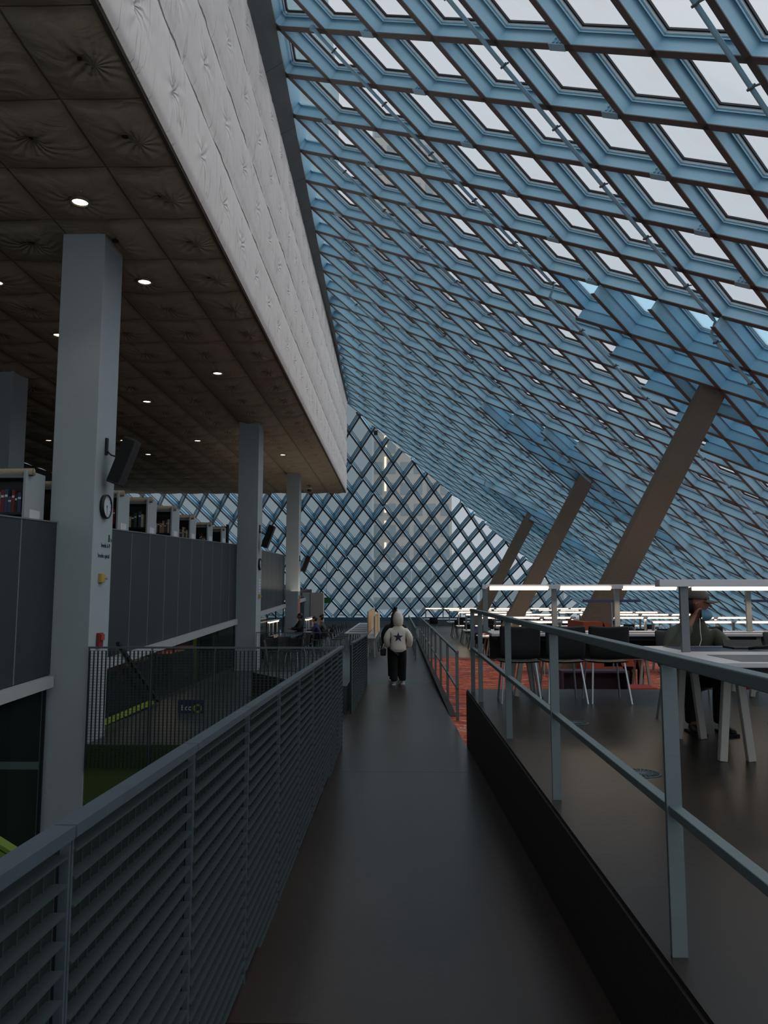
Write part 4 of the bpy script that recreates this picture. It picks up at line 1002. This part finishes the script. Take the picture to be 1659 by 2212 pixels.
# ------------------------------------------------------------------ city outside
M_tow = mat('beige_tower', rgb(190, 184, 176), .9, 0, .04, .2); M_toww = mat('tower_glass', rgb(146, 158, 162), .4)
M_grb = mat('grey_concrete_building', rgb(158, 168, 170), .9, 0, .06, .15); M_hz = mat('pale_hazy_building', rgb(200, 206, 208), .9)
M_warm = mat('lit_window', rgb(255, 226, 190), .5, emit=(1, .85, .65, 1), estr=1.0)
def building(name, x0, x1, y, z0, z1, m, mw, cols, rws, lab, fx=.62, fz=.55, dep=14):
    org = V(((x0+x1)/2, y, z0)); r = empty(name, org, lab, 'building')
    MB().box(x0, x1, y, y+dep, z0, z1).build('wall', m, r, org)
    mb = MB(); dx = (x1-x0)/max(cols, 1); dz = (z1-z0)/max(rws, 1)
    for i in range(cols):
        for j in range(rws): mb.box(x0+dx*(i+.5-fx/2), x0+dx*(i+.5+fx/2), y-.05, y+.1, z0+dz*(j+.5-fz/2), z0+dz*(j+.5+fz/2))
    if cols*rws: o = mb.build('window_grid', mw, r, org); o['kind'] = 'stuff'
    return r, org
Z0 = -26
r, org = building('tower', -3.2, 6.4, 92, E+4, E+60, M_tow, M_toww, 6, 22, 'pale beige high-rise with square windows seen through the end facade')
building('podium_building', -3.4, 6.5, 91.5, Z0, E+4, M_hz, M_toww, 4, 10, 'paler banded lower storeys under the beige high-rise', .95, .42)
for k in range(7): MB().box(-1.7, -1.45, 91.9, 92.0, E+4.8+2.55*k*1.02, E+6.4+2.55*k*1.02).build('lit_slot', M_warm, r, org)
building('office_block', -62, -2.9, 84, Z0, E+44, M_grb, M_toww, 0, 0, 'plain grey concrete block filling the left of the end facade', dep=7)
building('low_block', 6.6, 40, 100, Z0, E+2.2, M_hz, M_toww, 9, 8, 'hazy low block at the right beyond the end facade', .9, .4)
struct(MB().box(-200, 200, 52, 400, Z0-1, Z0).build('ground_outside', M_grb))
# ------------------------------------------------------------------ people
def skin_obj(name, nodes, edges, m, parent, org=(0, 0, 0), sub=2, root=0):
    """nodes: list of (x,y,z,r[,r2]); connected skeleton grown into one continuous skin"""
    me = bpy.data.meshes.new(name+'_sk'); me.from_pydata([n[:3] for n in nodes], edges, [])
    o = bpy.data.objects.new(name+'_sk', me); COL.objects.link(o)
    md = o.modifiers.new('s', 'SKIN'); md.use_smooth_shade = True; md.branch_smoothing = .6
    if not me.skin_vertices: me.skin_vertices.new()
    for i, n in enumerate(nodes):
        sv = me.skin_vertices[0].data[i]; sv.radius = (n[3], n[4] if len(n) > 4 else n[3]); sv.use_root = (i == root)
    sb = o.modifiers.new('u', 'SUBSURF'); sb.levels = sub; sb.render_levels = sub
    bpy.context.view_layer.update()
    me2 = bpy.data.meshes.new_from_object(o.evaluated_get(bpy.context.evaluated_depsgraph_get()))
    bpy.data.objects.remove(o); me2.name = name
    me2.materials.clear(); me2.materials.append(m)
    for p in me2.polygons: p.use_smooth = True
    r = bpy.data.objects.new(name, me2); COL.objects.link(r); r.parent = parent
    return r
def chain(pts): return [(i, i+1) for i in range(len(pts)-1)]
class Sk:
    def __init__(s): s.n = []; s.e = []
    def path(s, pts, at=None):
        prev = at; out = []
        for p in pts:
            s.n.append(tuple(p)); i = len(s.n)-1; out.append(i)
            if prev is not None: s.e.append((prev, i))
            prev = i
        return out
def hand(sk, at, w, d, side, curl=.5, s=1.0):
    """five separate fingers rooted in the palm. w wrist point, d direction, side lateral vector"""
    d = V(d).normalized(); side = V(side).normalized(); nrm = d.cross(side).normalized()
    w = V(w); palm = w+d*.05*s
    pi_ = sk.path([(*palm, .026*s, .018*s), (*(palm+d*.035*s), .030*s, .016*s)], at)
    for k, (off, ln) in enumerate(((-.026, .062), (-.009, .072), (.009, .068), (.026, .052))):
        b0 = palm+d*.055*s+side*off*s; dd = d
        p1 = b0+dd*ln*.45*s; d2 = (d*math.cos(curl)+nrm*math.sin(curl)); p2 = p1+d2*ln*.35*s; d3 = (d*math.cos(curl*1.9)+nrm*math.sin(curl*1.9)); p3 = p2+d3*ln*.25*s
        sk.path([(*b0, .0085*s), (*p1, .0082*s), (*p2, .0075*s), (*p3, .006*s)], pi_[1])
    t0 = palm-side*.03*s; t1 = t0-side*.022*s+d*.02*s+nrm*.01*s; t2 = t1+d*.028*s+nrm*.012*s
    sk.path([(*t0, .011*s), (*t1, .0098*s), (*t2, .0078*s)], pi_[0])
def head(sk, at, base, f, s=1.0, upv=(0, 0, 1)):
    """neck-top point base, facing f"""
    f = V(f).normalized(); u = V(upv).normalized(); b = V(base); sd = f.cross(u)
    i = sk.path([(*(b+u*.045*s+f*.012*s), .058*s, .066*s), (*(b+u*.105*s+f*.018*s), .072*s, .086*s), (*(b+u*.165*s+f*.006*s), .076*s, .092*s), (*(b+u*.205*s-f*.0*s), .052*s, .064*s)], at)
    sk.path([(*(b+u*.105*s+f*.105*s), .013*s), (*(b+u*.085*s+f*.128*s), .012*s)], i[1])
    for q in (-1, 1): sk.path([(*(b+u*.10*s+sd*q*.075*s), .010*s, .020*s), (*(b+u*.115*s+sd*q*.092*s), .006*s, .018*s)], i[1])
    return i
def face(parent, base, f, s=1.0):
    f = V(f).normalized(); b = V(base); u = V((0, 0, 1)); sd = f.cross(u)
    for q in (-1, 1):
        c = b+u*.122*s+f*.093*s+sd*q*.032*s
        MB().lathe(c, [(.002, -.011), (.009, -.007), (.012, 0), (.009, .007), (.002, .011)], 10).build('eye', M_black, parent, smooth=True)
    c = b+u*.052*s+f*.088*s
    MB().bar(c-sd*.024*s, c+sd*.024*s, .012, .008).build('mouth', M_red, parent)
def ellips(mb, c, rx, ry, rz, n=16, m=10, f=(0, 1, 0), cut=None):
    f = V(f).normalized(); u = V((0, 0, 1)); sd = f.cross(u).normalized(); c = V(c); o = len(mb.v)
    vs = []
    for j in range(m+1):
        t = math.pi*j/m
        for k in range(n):
            p = 2*math.pi*k/n
            vs.append(c+sd*rx*math.sin(t)*math.cos(p)+f*ry*math.sin(t)*math.sin(p)+u*rz*math.cos(t))
    fs = [(j*n+k, j*n+(k+1) % n, (j+1)*n+(k+1) % n, (j+1)*n+k) for j in range(m) for k in range(n)]
    if cut is not None: fs = [q for q in fs if all(cut(vs[i]-c) for i in q)]
    mb.add(vs, fs); return mb
# --- the walker in the cream hooded top, seen from behind
def walker(loc, lab, top, low, hairm, hood, shoe, s=1.0, bag=False):
    r = empty('person', loc, lab, 'person'); r.scale = (s, s, s)
    sk = Sk()
    i = sk.path([(0, 0, .92, .13, .10), (0, 0, 1.08, .12, .09), (0, .01, 1.25, .12, .09), (0, .015, 1.35, .07, .06), (0, .02, 1.44, .048)])
    head(sk, i[4], (0, .03, 1.45), (0, 1, 0))
    for q in (-1, 1):
        a = sk.path([(q*.17, .01, 1.30, .045), (q*.265, -.01, 1.11, .040), (q*.22, .10, .91, .034)], i[2])
        hand(sk, a[-1], (q*.22, .10, .91), (-q*.3, .5, -.6), (q*.6, .6, .2), .7)
    l = sk.path([(-.095, 0, .84, .095), (-.105, .0, .48, .062), (-.105, -.03, .10, .043), (-.11, .06, .045, .038, .03), (-.115, .13, .035, .03, .022)], i[0])
    l = sk.path([(.095, 0, .84, .095), (.10, .06, .48, .062), (.09, .09, .10, .043), (.095, .18, .045, .038, .03), (.10, .25, .035, .03, .022)], i[0])
    skin_obj('body', sk.n, sk.e, M_skin, r)
    face(r, (0, .03, 1.45), (0, 1, 0))
    # trousers
    sk = Sk(); i = sk.path([(0, 0, .90, .175, .135)])
    for q, k1, k2 in ((-1, (0, -.03), .0), (1, (.06, .09), 0)):
        sk.path([(q*.10, 0, .78, .118), (q*.105, k1[0], .46, .098), (q*.10, k1[1], .13, .092), (q*.10, k1[1], .085, .09)], i[0])
    skin_obj('trousers', sk.n, sk.e, low, r)
    # top
    sk = Sk(); i = sk.path([(0, 0, .80, .20, .15), (0, 0, .84, .225, .17), (0, 0, 1.02, .215, .165), (0, .0, 1.24, .215, .155), (0, .01, 1.36, .15, .125), (0, .02, 1.43, .085, .085)])
    for q in (-1, 1):
        sk.path([(q*.20, .0, 1.31, .095), (q*.285, -.02, 1.10, .088), (q*.265, .07, .93, .078), (q*.235, .10, .90, .05)], i[3])
    topo = skin_obj('hooded_top', sk.n, sk.e, top, r)
    mb = MB().lathe((0, 0, .785), [(.165, 0), (.185, .01), (.185, .045), (.17, .05)], 24, caps=False); 
    for v in range(len(mb.v)): x, y, z = mb.v[v]; mb.v[v] = (x, y*.72, z)
    mb.build('hem_band', top, r, smooth=True)
    if hood:
        mb = MB(); ellips(mb, (0, -.0, 1.565), .128, .15, .185, 20, 14, (0, 1, 0), lambda d: d.y < .085)
        for v in range(len(mb.v)):
            x, y, z = mb.v[v]
            if z > 1.66: mb.v[v] = (x*.92, y-.01, z+.02)
            if z < 1.47: mb.v[v] = (x*1.16, y*1.05, z)
        o = mb.build('hood', top, r, smooth=True); md = o.modifiers.new('t', 'SOLIDIFY'); md.thickness = .02
        # five pointed star printed on the back
        bm = bmesh.new(); bm.from_mesh(topo.data); tree = BVHTree.FromBMesh(bm); bm.free()
        def onback(x, z):
            h = tree.ray_cast(V((x, -1, z)), V((0, 1, 0)))
            return (h[0].y if h[0] else -.15)-.006
        pts = []
        for k in range(10):
            t = math.pi*k/5; R_ = .125 if k % 2 == 0 else .05
            pts.append((R_*math.sin(t), 1.14+R_*math.cos(t)))
        mb = MB(); n = 6; cv = (0, 1.14)
        for k in range(10):
            a, b = pts[k], pts[(k+1) % 10]; g = []
            for u in range(n+1):
                for w_ in range(2):
                    q = a if w_ == 0 else b; x = cv[0]+(q[0]-cv[0])*u/n; z = cv[1]+(q[1]-cv[1])*u/n
                    g.append((x, onback(x, z), z))
            mb.add(g, [(2*u, 2*u+1, 2*u+3, 2*u+2) for u in range(n)])
        mb.build('star_print', M_star, r)
    mb = MB(); ellips(mb, (0, .015, 1.60), .088, .112, .115, 18, 12, (0, 1, 0), lambda d: d.z > -.02 or d.y < .02); mb.build('hair', hairm, r, smooth=True)
    if not hood:
        mb = MB(); ellips(mb, (0, -.02, 1.75), .05, .05, .05, 12, 8); ellips(mb, (-.05, -.06, 1.42), .07, .05, .24, 14, 10); mb.build('hair', hairm, r, smooth=True)
    for q, y0, hl in ((-1, -.03, .05), (1, .09, .0)):
        sh = Sk(); sh.path([(q*.108, y0-.03, .055+hl*.4, .045, .042), (q*.11, y0+.05, .045, .046, .038), (q*.113, y0+.15, .035, .042, .028), (q*.115, y0+.19, .032, .03, .022)])
        o = skin_obj('shoe', sh.n, sh.e, shoe, r)
        MB().box(q*.11-.045, q*.11+.045, y0-.08, y0+.21, 0, .024).build('sole', M_shoe, o, bevel=.01)
    return r
walker((-.01, 18.6, rampz(18.6)), 'person in a cream hooded top with a dark star walking away down the walkway', M_cream, M_blk2, M_hair, True, M_shoe, .985)
walker((-.08, 19.7, 0.0), 'dark-haired person in black walking just ahead of the cream hooded top', M_blk2, M_blk2, M_hair, False, M_black, 1.03)
o = MB().box(-.07, .07, -.1, .1, -.16, .02).build('handbag', M_black, loc=(-.37, 18.78, .84), bevel=.03); tag(o, 'small black bag at the left hand of the walking person', 'bag')
MB().tube([(0, -.07, .0), (.03, -.03, .09), (.03, .03, .09), (0, .07, .0)], .008, 6).build('strap', M_black, o)
# --- seated figures
def seated(loc, rz, lab, top, low, hairm, skinm, kind, seat=.45, lean=.12, headturn=0, chin=False, cap=False, mask=False, beard=False):
    r = empty('person', loc, lab, 'person', None, rz)      # faces +y
    sk = Sk(); hy = lean
    i = sk.path([(0, 0, seat+.09, .13, .10), (0, hy*.4, seat+.25, .12, .09), (0, hy*.9, seat+.43, .12, .085), (0, hy*1.1, seat+.54, .065, .055), (0, hy*1.25, seat+.61, .048)])
    hb = V((0, hy*1.4, seat+.62)); f = V((math.sin(headturn), math.cos(headturn), -.08))
    head(sk, i[4], hb, f)
    arms = []
    for q in (-1, 1):
        if chin and q == 1:
            pts = [(q*.18, hy*1.0, seat+.47, .045), (q*.30, hy+.26, seat+.29, .040), (q*.10, hy+.20, seat+.56, .032)]; d = (-.5, -.2, .8)
        else:
            pts = [(q*.18, hy*1.0, seat+.47, .045), (q*.27, hy+.12, seat+.28, .040), (q*.10, hy+.33, seat+.31, .032)]; d = (-q*.6, .7, -.05)
        a = sk.path(pts, i[2]); arms.append(pts)
        hand(sk, a[-1], pts[-1][:3], d, (q*.7, .6, .1) if not (chin and q == 1) else (0, .8, .2), .6)
    for q in (-1, 1):
        sk.path([(q*.10, .05, seat+.08, .09), (q*.13, .42, seat+.07, .062), (q*.12, .40, .12, .043), (q*.13, .47, .05, .038, .03), (q*.14, .55, .035, .03, .022)], i[0])
    skin_obj('body', sk.n, sk.e, skinm, r)
    face(r, hb, f)
    sk = Sk(); i = sk.path([(0, 0, seat+.06, .185, .14), (0, hy*.4, seat+.22, .19, .15), (0, hy*.85, seat+.42, .20, .15), (0, hy*1.1, seat+.55, .13, .11), (0, hy*1.25, seat+.605, .075, .08)])
    for pts in arms:
        p2 = V(pts[1][:3]); p3 = V(pts[2][:3]); e_ = p2.lerp(p3, .95)
        sk.path([(*pts[0][:3], .088), (*p2, .078), (*p2.lerp(p3, .5), .062), (*e_, .05)], i[2])
    skin_obj('jacket', sk.n, sk.e, top, r)
    sk = Sk(); i = sk.path([(0, 0, seat+.07, .165, .12)])
    for q in (-1, 1): sk.path([(q*.10, .08, seat+.075, .10), (q*.13, .42, seat+.07, .078), (q*.12, .405, .28, .072), (q*.12, .40, .10, .07), (q*.12, .40, .07, .066)], i[0])
    skin_obj('trousers', sk.n, sk.e, low, r)
    for q in (-1, 1):
        sh = Sk(); sh.path([(q*.12, .37, .06, .046, .045), (q*.13, .45, .05, .048, .04), (q*.138, .55, .036, .044, .03), (q*.14, .60, .032, .03, .022)])
        o = skin_obj('shoe', sh.n, sh.e, M_black, r); MB().box(q*.13-.045, q*.13+.045, .33, .62, 0, .022).build('sole', M_blk2, o)
    sd = f.cross(V((0, 0, 1)))
    if cap:
        mb = MB(); ellips(mb, hb+V((0, 0, .15)), .092, .112, .105, 20, 12, f, lambda d: d.z > -.02); o = mb.build('cap', M_cap, r, smooth=True); md = o.modifiers.new('t', 'SOLIDIFY'); md.thickness = .008
        vs = []; n = 10
        ff = V((f.x, f.y, 0)).normalized()
        for k in range(n+1):
            t = -1.1+2.2*k/n
            for L_ in (.10, .185):
                vs.append(hb+V((0, 0, .14-.018*(L_ > .15)-.012*t*t))+ff*(L_*math.cos(t*.75))+sd*(.088*math.sin(t)*1.05))
        b_ = MB().add(vs, [(2*k, 2*k+1, 2*k+3, 2*k+2) for k in range(n)]).build('brim', M_cap, o, smooth=True); md = b_.modifiers.new('t', 'SOLIDIFY'); md.thickness = .007
        mb = MB(); ellips(mb, hb+V((0, 0, .10))-f*.02, .085, .10, .09, 16, 10, f, lambda d: d.dot(f) < .02); mb.build('hair', hairm, r, smooth=True)
    else:
        mb = MB(); ellips(mb, hb+V((0, 0, .14))-f*.012, .090, .112, .11, 18, 12, f, lambda d: d.z > .0 or d.dot(f) < .0); mb.build('hair', hairm, r, smooth=True)
        if kind == 'bun': mb = MB(); ellips(mb, hb+V((0, 0, .24))-f*.07, .055, .055, .05, 12, 8); mb.build('hair_bun', hairm, r, smooth=True)
    if mask:
        mb = MB(); ellips(mb, hb+V((0, 0, .012))+f*.045, .075, .085, .055, 16, 10, f, lambda d: d.dot(f) > -.01); mb.build('face_mask', M_mask, r, smooth=True)
    if kind == 'glasses':
        for q in (-1, 1): MB().lathe(hb+V((0, 0, .12))+f*.108+sd*q*.034, [(.022, -.003), (.024, 0), (.022, .003)], 12, 'y').build('lens', M_black, r)
    if chin:
        MB().tube([hb+V((.02, .12, -.02)), hb+V((.04, .17, -.12)), hb+V((.03, .16, -.2)), hb+V((.08, .2, -.3))], .003, 6).build('earphone_cord', M_paper, r, smooth=True)
    return r
seated((2.62, 7.14, ZP), math.pi, 'man in a grey cap and dark olive jacket seated at the nearest table', M_olivej, M_blk2, M_hair, M_skind, 'man', .36, .19, -1.15, True, True, True)
seated((5.0, 16.95, ZC), math.pi-.1, 'distant dark-haired person with glasses seated right of the slanted column', M_blk2, M_blk2, M_hair, M_skin, 'glasses', .45, .14)
MB_l = empty('laptop', (5.1, 16.2, ZC+.723), 'pale open laptop before the distant person with glasses', 'computer')
MB().box(-.15, .15, -.1, .1, 0, .015).build('base', M_lampm, MB_l); MB().obox((0, -.12, .1), V((.15, 0, 0)), V((0, .004, 0)), V((0, -.03, .1))).build('screen', M_lampm, MB_l)
make_table('reading_table', (5.6, 16.3, ZC), 4.75, 6.5, 15.9, 16.6, ZC+.72, ZC, 'small white table of the distant person with glasses', None, [(5.0, 16.0, 16.5, .12), (6.2, 16.0, 16.5, .12)])
place_chair(5.0, 17.05, ZC, 0, 'black chair under the distant person with glasses', None)
seated((2.75, 25.75, ZC), math.pi, 'distant person in blue seated behind the top of the platform handrail', M_navy, M_blk2, M_hair, M_skin, 'plain', .45, .12)
place_chair(2.75, 25.8, ZC, 0, 'black chair under the distant person in blue', None)
seated((-3.62, 28.6, 0), 1.9, 'man in a black hooded jacket leaning back at the dark table in the left hall', M_blk2, M_blk2, M_hair, M_skind, 'plain', .62, .02, .3)
r = empty('bar_stool', (-3.6, 28.6, 0), 'black stool under the leaning man in the left hall', 'stool')
MB().lathe((0, 0, 0), [(.19, .56), (.2, .58), (.19, .62)], 20).build('seat', M_black, r)
for k in range(4): t = math.pi/4+k*math.pi/2; MB().tube([(.13*math.cos(t), .13*math.sin(t), .57), (.2*math.cos(t), .2*math.sin(t), 0)], .012, 8).build('leg', M_chrome, r)
seated((-3.12, 30.6, 0), 1.5, 'person in a dark blue hooded top seated with their back turned in the left hall', M_navy, M_blk2, M_hair, M_skin, 'plain', .45, .15, 0)
place_chair(-3.05, 30.6, 0, -math.pi/2, 'black chair under the person in dark blue', None)
seated((-3.08, 32.4, 0), 1.4, 'woman with a hair bun and grey top seated beyond the person in dark blue', M_olivej, M_blk2, M_hair, M_skin, 'bun', .45, .12, .2)
place_chair(-3.02, 32.4, 0, -math.pi/2, 'black chair under the woman with a hair bun', None)
